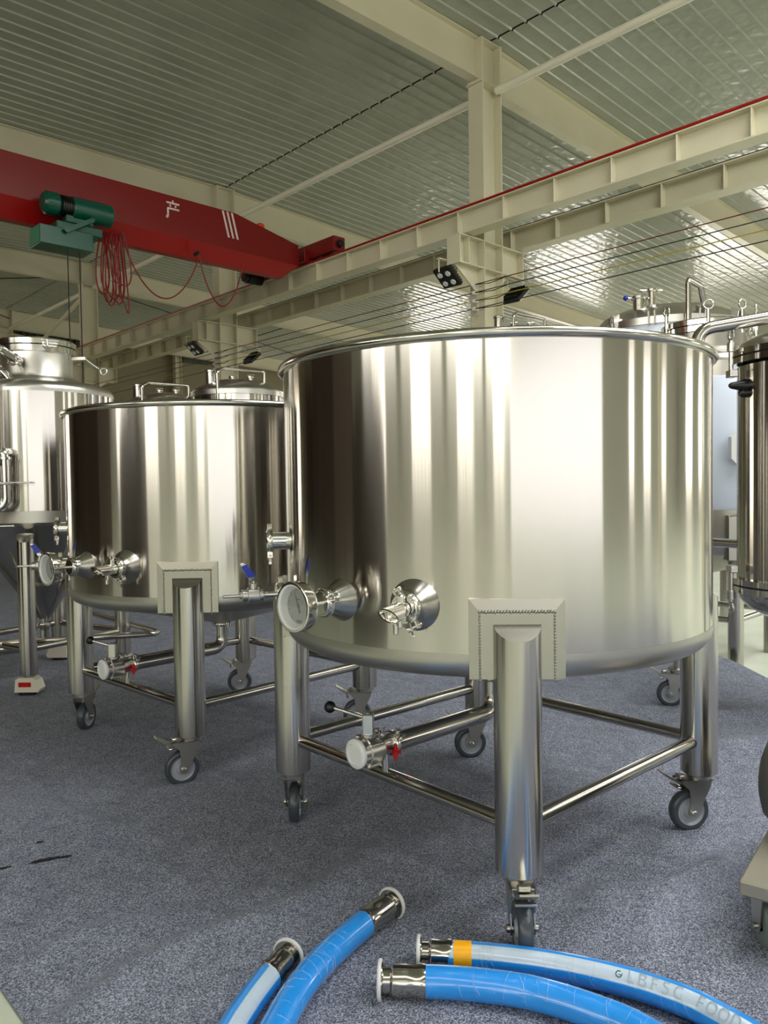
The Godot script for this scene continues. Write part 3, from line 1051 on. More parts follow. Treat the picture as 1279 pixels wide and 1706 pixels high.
func carpet_and_floor():
	for p in [Vector3(.32, 0, -1.78), Vector3(-.29, 0, -2.43), Vector3(.937, 0, -2.36), Vector3(.33, 0, -2.97), Vector3(-.75, 0, -2.82), Vector3(-1.35, 0, -3.4), Vector3(-.76, 0, -4.05), Vector3(-.13, 0, -3.49), Vector3(-1.844, 0, -3.975), Vector3(-2.03, 0, -4.82), Vector3(-2.37, 0, -4.3), Vector3(-1.5, 0, -4.5), Vector3(.86, 0, -1.75), Vector3(1.42, 0, -3.73), Vector3(0, 0, -1.55), Vector3(.2, 0, -1.5), Vector3(.45, 0, -1.45), Vector3(-.1, 0, -1.62), Vector3(.02, 0, -1.75), Vector3(-.2, 0, -1.55)]: foot(p)
	fold(Vector3(-.62, 0, -1.53), Vector3(-.05, 0, -2.15), 0.028, 0.082)
	fold(Vector3(-.80, 0, -1.72), Vector3(-.25, 0, -2.05), 0.021, 0.089)
	fold(Vector3(.45, 0, -1.85), Vector3(.90, 0, -2.05), 0.034, 0.097)
	fold(Vector3(.55, 0, -1.68), Vector3(1.2, 0, -2.45), 0.024, 0.089)
	fold(Vector3(.9, 0, -2.9), Vector3(1.7, 0, -3.1), 0.038, 0.119)
	fold(Vector3(1.0, 0, -3.5), Vector3(1.75, 0, -3.45), 0.041, 0.104)
	fold(Vector3(-.4, 0, -2.75), Vector3(.55, 0, -2.6), 0.021, 0.097)
	fold(Vector3(-1.6, 0, -2.9), Vector3(-.8, 0, -2.3), 0.017, 0.112)
	var s := ms()
	var a0 := -3.2
	var a1 := 11.0
	var b0 := .49
	var b1 := 4.27
	var na := 420
	var nb := 190
	var grid := []
	for i in na + 1:
		var row := []
		for j in nb + 1:
			var f := float(i) / na
			# finest where the camera looks
			var a := lerpf(a0, -.6, f / .12) if f < .12 else lerpf(-.6, 4.6, (f - .12) / .70) if f < .82 else lerpf(4.6, a1, (f - .82) / .18)
			var b := lerpf(b0, b1 + .05 * sin(a * 2.6 + .6), float(j) / nb)
			row.append(hall(a, b, .006 + bump(a, b)))
		grid.append(row)
	var nrm := []
	for i in na + 1:
		var row := []
		for j in nb + 1:
			var da: Vector3 = grid[mini(i + 1, na)][j] - grid[maxi(i - 1, 0)][j]
			var db: Vector3 = grid[i][mini(j + 1, nb)] - grid[i][maxi(j - 1, 0)]
			var n := da.cross(db).normalized()
			row.append(n if n.y > 0 else -n)
		nrm.append(row)
	for i in na:
		for j in nb:
			tri(s, grid[i][j], grid[i + 1][j], grid[i + 1][j + 1], nrm[i][j], nrm[i + 1][j], nrm[i + 1][j + 1])
			tri(s, grid[i][j], grid[i + 1][j + 1], grid[i][j + 1], nrm[i][j], nrm[i + 1][j + 1], nrm[i][j + 1])
		for j in [0, nb]:
			var p: Vector3 = grid[i][j]
			var q: Vector3 = grid[i + 1][j]
			var out := hall(0, -1.0 if j == 0 else 1.0, 0)
			quad(s, p, q, q - Vector3(0, .0055, 0), p - Vector3(0, .0055, 0), out)
	var o = part("carpet", s, "carpet", self)
	tag(o, "grey blue needle felt carpet strip under the tanks, rippled at its edges", "carpet")
	# dark marks torn into the felt at the left
	for m in [[-.975, -2.152, .038, .010], [-.925, -2.175, .015, .007], [-1.075, -2.10, .026, .006], [-1.03, -2.25, .009, .006]]:
		s = ms()
		var p := []
		for i in 18:
			var t := TAU * i / 18
			var w: float = 1.0 + .25 * sin(i * 2.7) + .15 * cos(i * 5.1)
			p.append(Vector2(cos(t) * m[2] * w, sin(t) * m[3] * w))
		var sp := 0.0
		ext(s, p, .002, Transform3D(Basis(Vector3(1, 0, 0), -PI / 2), Vector3.ZERO))
		var at := Vector3(m[0], 0, m[1])
		var sn := sin(deg_to_rad(HALL)); var cs := cos(deg_to_rad(HALL))
		at.y = .0065 + bump(-sn * at.x - cs * at.z, cs * at.x - sn * at.z)
		part("stain", s, "carpet_stain", o, Transform3D(Basis(Vector3.UP, deg_to_rad(28)), at))

# ------------------------------------------------------------------ open tanks
const R := .6216
const PAD := .6228
const LEG := .610

func caster(o: Node3D, at: Vector3, turn: float, tyre := "tyre", called := "caster") -> MeshInstance3D:
	# swivel caster under a leg end at height .18; +z is the way the wheel trails, the brake pedal too
	var s := ms()
	cyl(s, Vector3(0, .172, 0), Vector3(0, .185, 0), .045, 20, .002)
	cyl(s, Vector3(0, .158, 0), Vector3(0, .173, 0), .034, 20, .003)
	box(s, Vector3(0, .158, .012), Vector3(.056, .006, .085), .002)
	for sg in [-1.0, 1.0]:
		var cheek := [Vector2(-.026, .161), Vector2(-.022, .14), Vector2(.008, .078), Vector2(.020, .050), Vector2(.035, .045), Vector2(.047, .053), Vector2(.049, .068), Vector2(.043, .10), Vector2(.048, .132), Vector2(.070, .153), Vector2(.072, .161)]
		ext(s, cheek, .003, Transform3D(Basis(Vector3(0, 0, 1), Vector3(0, 1, 0), Vector3(-1, 0, 0)), Vector3(sg * .0265, 0, 0)))
	cyl(s, Vector3(-.037, .0625, .035), Vector3(.037, .0625, .035), .009, 12, .002)
	var c = part(called, s, "zinc", o, turn_y(turn, at))
	var wx := Transform3D(Basis(Vector3(0, 0, 1), -PI / 2), Vector3(0, .0625, .035))
	s = ms()
	var p := [Vector2(.043, -.016), Vector2(.050, -.0165)]
	for i in 9:
		var t := -PI / 2 + PI * i / 8
		p.append(Vector2(.053 + .0095 * cos(t), .017 * sin(t)))
	p += [Vector2(.050, .0165), Vector2(.043, .016)]
	lathe(s, p, 36, wx)
	part("tyre", s, tyre, c)
	s = ms()
	lathe(s, [Vector2(.012, -.020), Vector2(.020, -.019), Vector2(.024, -.010), Vector2(.036, -.009), Vector2(.0435, -.0155), Vector2(.0445, -.0155), Vector2(.0445, .0155), Vector2(.0435, .0155), Vector2(.036, .009), Vector2(.024, .010), Vector2(.020, .019), Vector2(.012, .020)], 30, wx)
	part("hub", s, "hub_grey" if tyre == "tyre" else "tyre_dark", c)
	s = ms()
	ext(s, [Vector2(.035, .155), Vector2(.078, .150), Vector2(.098, .162), Vector2(.128, .183), Vector2(.126, .187), Vector2(.095, .169), Vector2(.076, .156), Vector2(.036, .161)], .042, Transform3D(Basis(Vector3(0, 0, 1), Vector3(0, 1, 0), Vector3(-1, 0, 0)), Vector3.ZERO))
	box(s, Vector3(0, .167, .062), Vector3(.030, .012, .018), .003)
	box(s, Vector3(0, .139, .078), Vector3(.048, .006, .012), .002)
	part("brake_pedal", s, "zinc", c)
	return c

func clamp_ring(s: SurfaceTool, xf: Transform3D, r := .037, w := .016, bolt_turn := 0.0):
	# hygienic clamp: two jaws round the ferrules, hinge above, threaded eye and wing nut below
	lathe(s, [Vector2(r - .009, -w / 2), Vector2(r - .003, -w / 2), Vector2(r, -w / 2 + .004), Vector2(r, w / 2 - .004), Vector2(r - .003, w / 2), Vector2(r - .009, w / 2)], 28, xf)
	var t := xf * Transform3D(Basis(Vector3.UP, bolt_turn), Vector3.ZERO)
	for sg in [-1.0, 1.0]:
		box(s, Vector3(sg * .006, 0, r + .005), Vector3(.007, w + .002, .016), .002, t)
		box(s, Vector3(sg * .008, 0, -r - .007), Vector3(.007, w + .002, .02), .002, t)
	cyl(s, t * Vector3(-.018, 0, -r - .010), t * Vector3(.022, 0, -r - .010), .0035, 8)
	cyl(s, t * Vector3(.012, 0, -r - .010), t * Vector3(.020, 0, -r - .010), .008, 10)
	box(s, Vector3(.016, 0, -r - .022), Vector3(.004, .010, .016), .001, t)
	cyl(s, t * Vector3(-.012, 0, r + .007), t * Vector3(.012, 0, r + .007), .004, 8)

func mash_tank(called, label, at: Vector3, turn: float, top: float, casters: Array) -> Node3D:
	var o = thing(called, label, "tank", at, turn, "")
	var seam := .668
	# shell with its inside, then the rolled rim, the dished bottom
	var s := ms()
	lathe(s, [Vector2(R, seam), Vector2(R, top - .004)], 128)
	lathe(s, [Vector2(R, top - .004), Vector2(R - .004, top - .004), Vector2(R - .004, seam), Vector2(R - .06, seam - .045), Vector2(.03, .49)], 64, Transform3D.IDENTITY, 0, TAU, 20)
	part("shell", s, "shell_steel", o)
	s = ms()
	ring(s, Transform3D(Basis.IDENTITY, Vector3(0, top - .008, 0)), R + .004, .0115, 128, 14)
	part("rolled_rim", s, "pipe_steel", o)
	s = ms()
	var p := [Vector2(.028, .475), Vector2(.05, .48), Vector2(R - .075, seam - .063)]
	for i in 9:
		var t := deg_to_rad(-75.0 + 75.0 * i / 8)
		p.append(Vector2(R - .048 + .0485 * cos(t), seam - .013 + .0485 * sin(t)))
	p.append(Vector2(R + .0005, seam + .001))
	lathe(s, p, 96)
	part("dished_bottom", s, "band_steel", o)
	# legs with pads and casters
	for k in 4:
		var th := k * -90.0
		var f := turn_y(th)
		s = ms()
		var ws := [-1.0, -.75, -.5, -.25, 0.0, .25, .5, .75, 1.0]
		for i in 8:
			var x0: float = ws[i] * .108
			var x1: float = ws[i + 1] * .108
			var y0: float = ws[i] * .084
			var y1: float = ws[i + 1] * .084
			face(s, [f * Vector3(x0, .797, PAD), f * Vector3(x1, .797, PAD), f * Vector3(y1, .768, .6245), f * Vector3(y0, .768, .6245)], f.basis * Vector3(0, .7, 1))
		for sg in [-1.0, 1.0]:
			var zz := PAD
			face(s, [f * Vector3(sg * .108, .797, zz), f * Vector3(sg * .084, .768, .6245), f * Vector3(sg * .084, .615, .6245), f * Vector3(sg * .108, .615, zz)], f.basis * Vector3(sg, 0, 1.5))
			face(s, [f * Vector3(sg * .108, .615, zz), f * Vector3(sg * .108, .797, zz), f * Vector3(sg * .108, .797, .59), f * Vector3(sg * .108, .615, .56)], f.basis * Vector3(sg, 0, 0))
			face(s, [f * Vector3(sg * .108, .615, zz), f * Vector3(sg * .084, .615, .6245), f * Vector3(sg * .084, .615, .56), f * Vector3(sg * .108, .615, .56)], Vector3.DOWN)
		face(s, [f * Vector3(-.108, .797, PAD), f * Vector3(.108, .797, PAD), f * Vector3(.108, .797, .6), f * Vector3(-.108, .797, .6)], Vector3.UP)
		face(s, [f * Vector3(-.084, .615, .6245), f * Vector3(.084, .615, .6245), f * Vector3(.084, .768, .6245), f * Vector3(-.084, .768, .6245)], f.basis * Vector3(0, 0, 1))
		face(s, [f * Vector3(-.084, .615, .6245), f * Vector3(.084, .615, .6245), f * Vector3(.084, .605, .55), f * Vector3(-.084, .605, .55)], Vector3.DOWN)
		var pad = part("leg_pad", s, "pad_steel", o)
		s = ms()
		for i in 25:
			ball(s, f * Vector3(-.084 + .007 * i, .768 + .0008 * sin(i * 2.3), .6245), .0042, 6)
		for sg in [-1.0, 1.0]:
			for i in 22:
				ball(s, f * Vector3(sg * .084, .612 + .007 * i, .6245), .0032, 6)
		var wb = part("weld_bead", s, "weld_steel", pad)
		wb.set_meta("kind", "stuff")
		# leg: pipe cut aslant at the head
		s = ms()
		var rl := .054
		var n := 40
		var c := f * Vector3(0, 0, LEG + .010)
		var low := .18
		for j in n:
			var q := []
			for e in [j, j + 1]:
				var t: float = TAU * e / n
				var d := Vector3(sin(t), 0, cos(t))
				q.append([d, .742 - maxf(d.z, 0.0) * rl * .62])
			for rr in [[low, low + .004, rl - .003, rl, .5]]:
				pass
			var e0: Vector3 = f.basis * q[0][0]
			var e1: Vector3 = f.basis * q[1][0]
			var u0 := rl * TAU * j / n
			var u1 := rl * TAU * (j + 1) / n
			var A := c + e0 * rl + Vector3(0, low, 0)
			var B := c + e1 * rl + Vector3(0, low, 0)
			var C := c + e1 * rl + Vector3(0, q[1][1], 0)
			var D := c + e0 * rl + Vector3(0, q[0][1], 0)
			tri(s, A, B, C, e0, e1, e1, Vector2(u0, 0), Vector2(u1, 0), Vector2(u1, .55))
			tri(s, A, C, D, e0, e1, e0, Vector2(u0, 0), Vector2(u1, .55), Vector2(u0, .55))
			tri(s, A, B, c + Vector3(0, low, 0), Vector3.DOWN, Vector3.DOWN, Vector3.DOWN)
		var leg = part("leg", s, "leg_steel", o)
		# slanted half-moon plate closing the head
		s = ms()
		var fan := []
		for j in 21:
			var t := -PI / 2 + PI * j / 20
			fan.append(c + f.basis * Vector3(sin(t) * rl, .742 - cos(t) * rl * .62, cos(t) * rl))
		face(s, fan, f.basis * Vector3(0, 1, .6))
		part("slanted_cap", s, "pad_steel", leg)
		caster(o, f * Vector3(0, 0, LEG + .010), casters[k] - turn, "tyre")
		# rail to the next leg
		s = ms()
		var g := turn_y(th - 90.0)
		tube(s, [f * Vector3(0, .277, LEG + .010), g * Vector3(0, .277, LEG + .010)], .0185, 16, false)
		part("leg_rail", s, "pipe_steel", o)
	outlet(o)
	# nozzles: thermometer, sample spout, sample cock and blank-capped port
	thermometer(o, -41.5, .775)
	spout(o, -21.8, .778)
	sample_cock(o, -70.5, .757)
	var x := radial(-79, R - .004, .90)
	s = ms()
	cyl(s, x * Vector3(0, 0, 0), x * Vector3(0, .05, 0), .0255, 24)
	clamp_ring(s, x * Transform3D(Basis.IDENTITY, Vector3(0, .05, 0)), .037, .016, .3)
	cyl(s, x * Vector3(0, .048, 0), x * Vector3(0, .060, 0), .031, 24, .002)
	part("capped_port", s, "bright_steel", o)
	return o

func outlet(o: Node3D):
	var d := polar(-45, 1, 0)
	var h := .362
	var s := ms()
	tube(s, fillet([Vector3(0, .48, 0), Vector3(0, h, 0), d * .42 + Vector3(0, h, 0)], .075, 8), .0255, 20, false)
	var pipe = part("drain_pipe", s, "pipe_steel", o)
	s = ms()
	clamp_ring(s, Transform3D(Basis.IDENTITY, Vector3(0, .468, 0)), .038, .018, .9)
	lathe(s, [Vector2(.026, -.01), Vector2(.034, -.008), Vector2(.034, .008), Vector2(.026, .012)], 24, Transform3D(Basis.IDENTITY, Vector3(0, .468, 0)))
	var cx := Transform3D(Basis(d.cross(Vector3.UP).normalized(), d, Vector3.UP), d * .425 + Vector3(0, h, 0))
	part("clamp", s, "bright_steel", pipe)
	s = ms()
	clamp_ring(s, cx, .034, .016, 2.4)
	part("clamp", s, "bright_steel", pipe)
	s = ms()
	box(s, Vector3(-.036, .016, -.012), Vector3(.018, .024, .010), .004, cx)
	cyl(s, cx * Vector3(-.034, .016, -.034), cx * Vector3(-.034, .016, .008), .005, 8)
	part("wing_nut", s, "red_plastic", pipe)
	# support foot on the leg rail
	s = ms()
	cyl(s, d * .447 + Vector3(0, .29, 0), d * .447 + Vector3(0, h - .02, 0), .011, 14)
	cyl(s, d * .44 + Vector3(0, h - .028, 0), d * .47 + Vector3(0, h - .028, 0), .008, 10)
	part("pipe_support", s, "pipe_steel", pipe)
	# butterfly valve: body, neck, lever with a black knob, white transport cap
	s = ms()
	lathe(s, [Vector2(.0255, .008), Vector2(.0255, .045), Vector2(.029, .05), Vector2(.037, .052), Vector2(.037, .066), Vector2(.041, .068), Vector2(.041, .100), Vector2(.037, .102), Vector2(.037, .122), Vector2(.030, .126), Vector2(0, .126)], 32, cx)
	for k in 4:
		var t := TAU * k / 4 + .6
		cyl(s, cx * Vector3(sin(t) * .041, .062, cos(t) * .041), cx * Vector3(sin(t) * .041, .106, cos(t) * .041), .006, 10)
	clamp_ring(s, cx * Transform3D(Basis.IDENTITY, Vector3(0, .056, 0)), .036, .014, 2.9)
	var v = part("butterfly_valve", s, "cast_steel", o)
	s = ms()
	var neck := d * .507 + Vector3(0, h, 0)
	box(s, neck + Vector3(0, .068, 0), Vector3(.030, .060, .030), .003, Transform3D.IDENTITY)
	cyl(s, neck + Vector3(0, .03, 0), neck + Vector3(0, .045, 0), .02, 16)
	cyl(s, neck + Vector3(0, .098, 0), neck + Vector3(0, .101, 0), .008, 10)
	part("valve_neck", s, "cast_steel", v)
	s = ms()
	var back := Vector3(-.62, .0, -.30).normalized()
	tube(s, [neck + Vector3(0, .084, 0), neck + back * .115 + Vector3(0, .100, 0)], .0055, 10)
	part("lever", s, "bright_steel", v)
	s = ms()
	ball(s, neck + back * .118 + Vector3(0, .100, 0), .0165, 16)
	part("knob", s, "black_plastic", v)
	s = ms()
	lathe(s, [Vector2(.026, .120), Vector2(.0385, .120), Vector2(.0385, .128), Vector2(.034, .132), Vector2(.027, .1325), Vector2(.0255, .130), Vector2(0, .130)], 32, cx)
	part("transport_cap", s, "white_plastic", v)

func thermometer(o: Node3D, deg: float, h: float):
	var x := radial(deg, R, h)
	var s := ms()
	lathe(s, [Vector2(.058, -.012), Vector2(.050, .006), Vector2(.036, .030), Vector2(.030, .045), Vector2(.029, .05)], 36, x)
	var neck = part("nozzle", s, "pad_steel", o)
	s = ms()
	clamp_ring(s, x * Transform3D(Basis.IDENTITY, Vector3(0, .058, 0)), .036, .016, -1.2)
	cyl(s, x * Vector3(0, .048, 0), x * Vector3(0, .07, 0), .029, 24)
	part("clamp", s, "bright_steel", neck)
	s = ms()
	cyl(s, x * Vector3(0, .06, 0), x * Vector3(0, .125, 0), .0055, 12)
	cyl(s, x * Vector3(0, .108, 0), x * Vector3(0, .124, 0), .012, 16)
	lathe(s, [Vector2(0, .122), Vector2(.050, .122), Vector2(.057, .126), Vector2(.0585, .132), Vector2(.0585, .146), Vector2(.0605, .148), Vector2(.0605, .156), Vector2(.058, .158), Vector2(.0535, .158), Vector2(.0535, .1335), Vector2(0, .1335)], 48, x)
	var t = part("thermometer", s, "bright_steel", o)
	t.set_meta("label", "round dial thermometer on a steel stem")
	s = ms()
	lathe(s, [Vector2(.0533, .134), Vector2(.0533, .1555), Vector2(.0495, .1545), Vector2(.043, .136)], 48, x)
	part("inner_bezel", s, "white_plastic", t)
	s = ms()
	cyl(s, x * Vector3(0, .1335, 0), x * Vector3(0, .136, 0), .0485, 40, .0005)
	part("dial_face", s, "dial_grey", t)
	s = ms()
	for i in 37:
		var g := deg_to_rad(-135.0 + 7.5 * i)
		var big := i % 4 == 0
		var r0 := .0345 if big else .0375
		box(s, Vector3(0, .1364, (r0 + .041) / 2), Vector3(.0014 if big else .0006, .0006, .041 - r0), 0, x * Transform3D(Basis(Vector3.UP, g), Vector3.ZERO))
	box(s, Vector3(0, .1364, -.036), Vector3(.017, .0006, .007), 0, x)
	box(s, Vector3(0.004, .1364, .016), Vector3(.016, .0006, .0022), 0, x)
	part("scale_marks", s, "ink", t)
	s = ms()
	var pt := x * Transform3D(Basis(Vector3.UP, deg_to_rad(20)), Vector3(0, .1385, 0))
	ext(s, [Vector2(-.0035, -.017), Vector2(.0035, -.017), Vector2(.0022, 0), Vector2(.0004, .036), Vector2(-.0004, .036), Vector2(-.0022, 0)], .0008, pt * Transform3D(Basis(Vector3(1, 0, 0), PI / 2).inverse() * Basis.FLIP_Z, Vector3.ZERO) if false else pt * Transform3D(Basis(Vector3(1, 0, 0), Vector3(0, 0, 1), Vector3(0, -1, 0)), Vector3.ZERO))
	cyl(s, x * Vector3(0, .136, 0), x * Vector3(0, .140, 0), .005, 14)
	part("pointer", s, "ink", t)
	s = ms()
	cyl(s, x * Vector3(0, .1515, 0), x * Vector3(0, .1528, 0), .0505, 40, .0003)
	part("glass", s, "gauge_glass", t)

func spout(o: Node3D, deg: float, h: float):
	var x := radial(deg, R, h)
	var s := ms()
	lathe(s, [Vector2(.066, -.012), Vector2(.060, .002), Vector2(.042, .022), Vector2(.033, .036), Vector2(.031, .044)], 36, x)
	var neck = part("nozzle", s, "pad_steel", o)
	s = ms()
	clamp_ring(s, x * Transform3D(Basis.IDENTITY, Vector3(0, .050, 0)), .037, .015, .5)
	cyl(s, x * Vector3(0, .042, 0), x * Vector3(0, .062, 0), .030, 24)
	part("clamp", s, "bright_steel", neck)
	s = ms()
	# cock body, collar, then a drooping cup cut aslant
	cyl(s, x * Vector3(0, .06, 0), x * Vector3(0, .115, 0), .0135, 20)
	cyl(s, x * Vector3(0, .066, 0), x * Vector3(0, .08, 0), .019, 8)
	cyl(s, x * Vector3(0, .088, 0), x * Vector3(0, .106, 0), .018, 20)
	box(s, Vector3(0, .078, .02), Vector3(.016, .02, .03), .004, x)
	var v = part("sample_spout", s, "bright_steel", o)
	s = ms()
	var n := 28
	var r := .021
	for j in n:
		var q := []
		for e in [j, j + 1]:
			var t: float = TAU * e / n
			q.append(Vector3(sin(t), .0, cos(t)))
		for side in [1.0, .86]:
			var f := func(d: Vector3, lo: bool): return x * Vector3(d.x * r * side, .104 if lo else .146 + d.z * r * 1.25, d.z * r * side - .004)
			var n0: Vector3 = x.basis * q[0] * (1.0 if side == 1.0 else -1.0)
			var n1: Vector3 = x.basis * q[1] * (1.0 if side == 1.0 else -1.0)
			tri(s, f.call(q[0], true), f.call(q[1], true), f.call(q[1], false), n0, n1, n1)
			tri(s, f.call(q[0], true), f.call(q[1], false), f.call(q[0], false), n0, n1, n0)
	cyl(s, x * Vector3(0, .100, -.004), x * Vector3(0, .106, -.004), r, 24)
	part("spout_cup", s, "bright_steel", v)
	s = ms()
	cyl(s, x * Vector3(.004, .098, -.012), x * Vector3(.004, .098, -.052), .0065, 12)
	cyl(s, x * Vector3(-.012, .112, -.012), x * Vector3(-.012, .112, -.034), .006, 10)
	part("spout_pin", s, "bright_steel", v)

func sample_cock(o: Node3D, deg: float, h: float):
	var x := radial(deg, R - .004, h)
	var s := ms()
	cyl(s, x * Vector3(0, 0, 0), x * Vector3(0, .03, 0), .0255, 24)
	clamp_ring(s, x * Transform3D(Basis.IDENTITY, Vector3(0, .03, 0)), .036, .015, .2)
	cyl(s, x * Vector3(0, .026, 0), x * Vector3(0, .042, 0), .03, 24)
	cyl(s, x * Vector3(0, .04, 0), x * Vector3(0, .085, 0), .0075, 14)
	var v = part("sample_cock", s, "bright_steel", o)
	s = ms()
	cyl(s, x * Vector3(0, .078, 0), x * Vector3(0, .092, 0), .018, 6)
	cyl(s, x * Vector3(0, .09, 0), x * Vector3(0, .122, 0), .022, 20)
	cyl(s, x * Vector3(0, .12, 0), x * Vector3(0, .138, 0), .017, 6)
	cyl(s, x * Vector3(0, .136, 0), x * Vector3(0, .144, 0), .0095, 12)
	cyl(s, x * Vector3(0, .106, .012), x * Vector3(0, .106, .034), .012, 14)
	cyl(s, x * Vector3(0, .106, .028), x * Vector3(0, .106, .044), .0055, 10)
	box(s, Vector3(0, .106, .036), Vector3(.026, .006, .005), .001, x)
	part("ball_valve_body", s, "cast_steel", v)
	s = ms()
	cyl(s, x * Vector3(0, .142, 0), x * Vector3(0, .19, 0), .0045, 12)
	part("outlet_stub", s, "bright_steel", v)
	s = ms()
	ext(s, [Vector2(.098, .040), Vector2(.114, .040), Vector2(.118, .052), Vector2(.140, .088), Vector2(.132, .091), Vector2(.104, .055)], .018, x * Transform3D(Basis(Vector3(0, 1, 0), Vector3(0, 0, 1), Vector3(1, 0, 0)), Vector3.ZERO))
	var hd = part("lever", s, "bright_steel", v)
	s = ms()
	ext(s, [Vector2(.098, .0535), Vector2(.121, .050), Vector2(.139, .082), Vector2(.124, .088)], .024, x * Transform3D(Basis(Vector3(0, 1, 0), Vector3(0, 0, 1), Vector3(1, 0, 0)), Vector3.ZERO))
	part("grip", s, "blue_handle", hd)

# ------------------------------------------------------------------ closed vessels behind
func vessel_leg(o: Node3D, at: Vector3, top: float, low := .09, r := .043) -> MeshInstance3D:
	var s := ms()
	var out := Vector3(at.x, 0, at.z).normalized()
	var n := 28
	for j in n:
		var q := []
		for e in [j, j + 1]:
			var t: float = TAU * e / n
			q.append(Vector3(sin(t), 0, cos(t)))
		var p := []
		for d in q:
			p.append(at + d * r + Vector3(0, top - maxf(out.dot(d) + .4, 0.0) * r * .7, 0))
		var A: Vector3 = at + q[0] * r + Vector3(0, low, 0)
		var B: Vector3 = at + q[1] * r + Vector3(0, low, 0)
		tri(s, A, B, p[1], q[0], q[1], q[1], Vector2(j * .01, 0), Vector2(j * .01 + .01, 0), Vector2(j * .01 + .01, top))
		tri(s, A, p[1], p[0], q[0], q[1], q[0], Vector2(j * .01, 0), Vector2(j * .01 + .01, top), Vector2(j * .01, top))
		tri(s, p[0], p[1], at + Vector3(0, top - .02, 0), out + Vector3.UP, out + Vector3.UP, out + Vector3.UP)
		tri(s, A, B, at + Vector3(0, low, 0), Vector3.DOWN, Vector3.DOWN, Vector3.DOWN)
	return part("leg", s, "leg_steel", o)

func levelling_caster(o: Node3D, at: Vector3, turn: float):
	# squat white machine caster with a red adjusting wheel in its window
	var f := turn_y(turn, at)
	var s := ms()
	ext(s, [Vector2(-.062, .024), Vector2(-.056, .088), Vector2(-.040, .100), Vector2(.030, .100), Vector2(.052, .086), Vector2(.068, .040), Vector2(.060, .024)], .07, f)
	var c = part("levelling_caster", s, "cream_plastic", o)
	s = ms()
	box(s, Vector3(-.008, .064, .035), Vector3(.064, .024, .008), .003, f)
	part("adjusting_wheel", s, "red_plastic", c)
	s = ms()
	cyl(s, f * Vector3(.014, .028, -.022), f * Vector3(.014, .028, .022), .028, 20, .004)
	part("wheel", s, "black_rubber", c)
	s = ms()
	cyl(s, f * Vector3(-.026, 0, 0), f * Vector3(-.026, .032, 0), .028, 18, .004)
	part("rubber_foot", s, "black_rubber", c)
	s = ms()
	cyl(s, f * Vector3(0, .096, 0), f * Vector3(0, .118, 0), .016, 12)
	part("stem", s, "zinc", c)

func collar(o: Node3D, y: float, r: float):
	# manway: two thick flanges with a dark gasket, lid, clamp and swing bolt
	var s := ms()
	lathe(s, [Vector2(r - .02, y), Vector2(r, y), Vector2(r, y + .032), Vector2(r - .02, y + .032)], 56, Transform3D.IDENTITY, 0, TAU, 20)
	lathe(s, [Vector2(r - .02, y + .038), Vector2(r + .004, y + .038), Vector2(r + .004, y + .066), Vector2(r - .006, y + .074), Vector2(r * .6, y + .084), Vector2(0, y + .09)], 56, Transform3D.IDENTITY, 0, TAU, 20)
	var m = part("manway_flange", s, "bright_steel", o)
	s = ms()
	lathe(s, [Vector2(r - .02, y + .030), Vector2(r - .004, y + .030), Vector2(r - .004, y + .040), Vector2(r - .02, y + .040)], 48)
	part("gasket", s, "dark_gap", m)
	s = ms()
	var x := radial(28, r + .004, y + .036)
	box(s, Vector3(0, .012, 0), Vector3(.075, .018, .03), .004, x)
	box(s, Vector3(0, .020, .018), Vector3(.09, .008, .012), .002, x)
	cyl(s, x * Vector3(-.04, .024, .0), x * Vector3(.04, .024, .0), .006, 10)
	cyl(s, x * Vector3(.02, .024, .02), x * Vector3(.02, .034, -.02), .007, 10)
	part("latch", s, "cast_steel", m)
	s = ms()
	x = radial(75, r, y - .02)
	box(s, Vector3(0, .035, 0), Vector3(.02, .08, .022), .003, x)
	tube(s, [x * Vector3(0, .07, .0), x * Vector3(0, .12, -.04), x * Vector3(0, .15, -.06)], .007, 8)
	ring(s, Transform3D(x.basis * Basis(Vector3(0, 0, 1), PI / 2), x * Vector3(0, .175, -.075)), .018, .005, 16, 6)
	part("swing_bolt", s, "cast_steel", m)

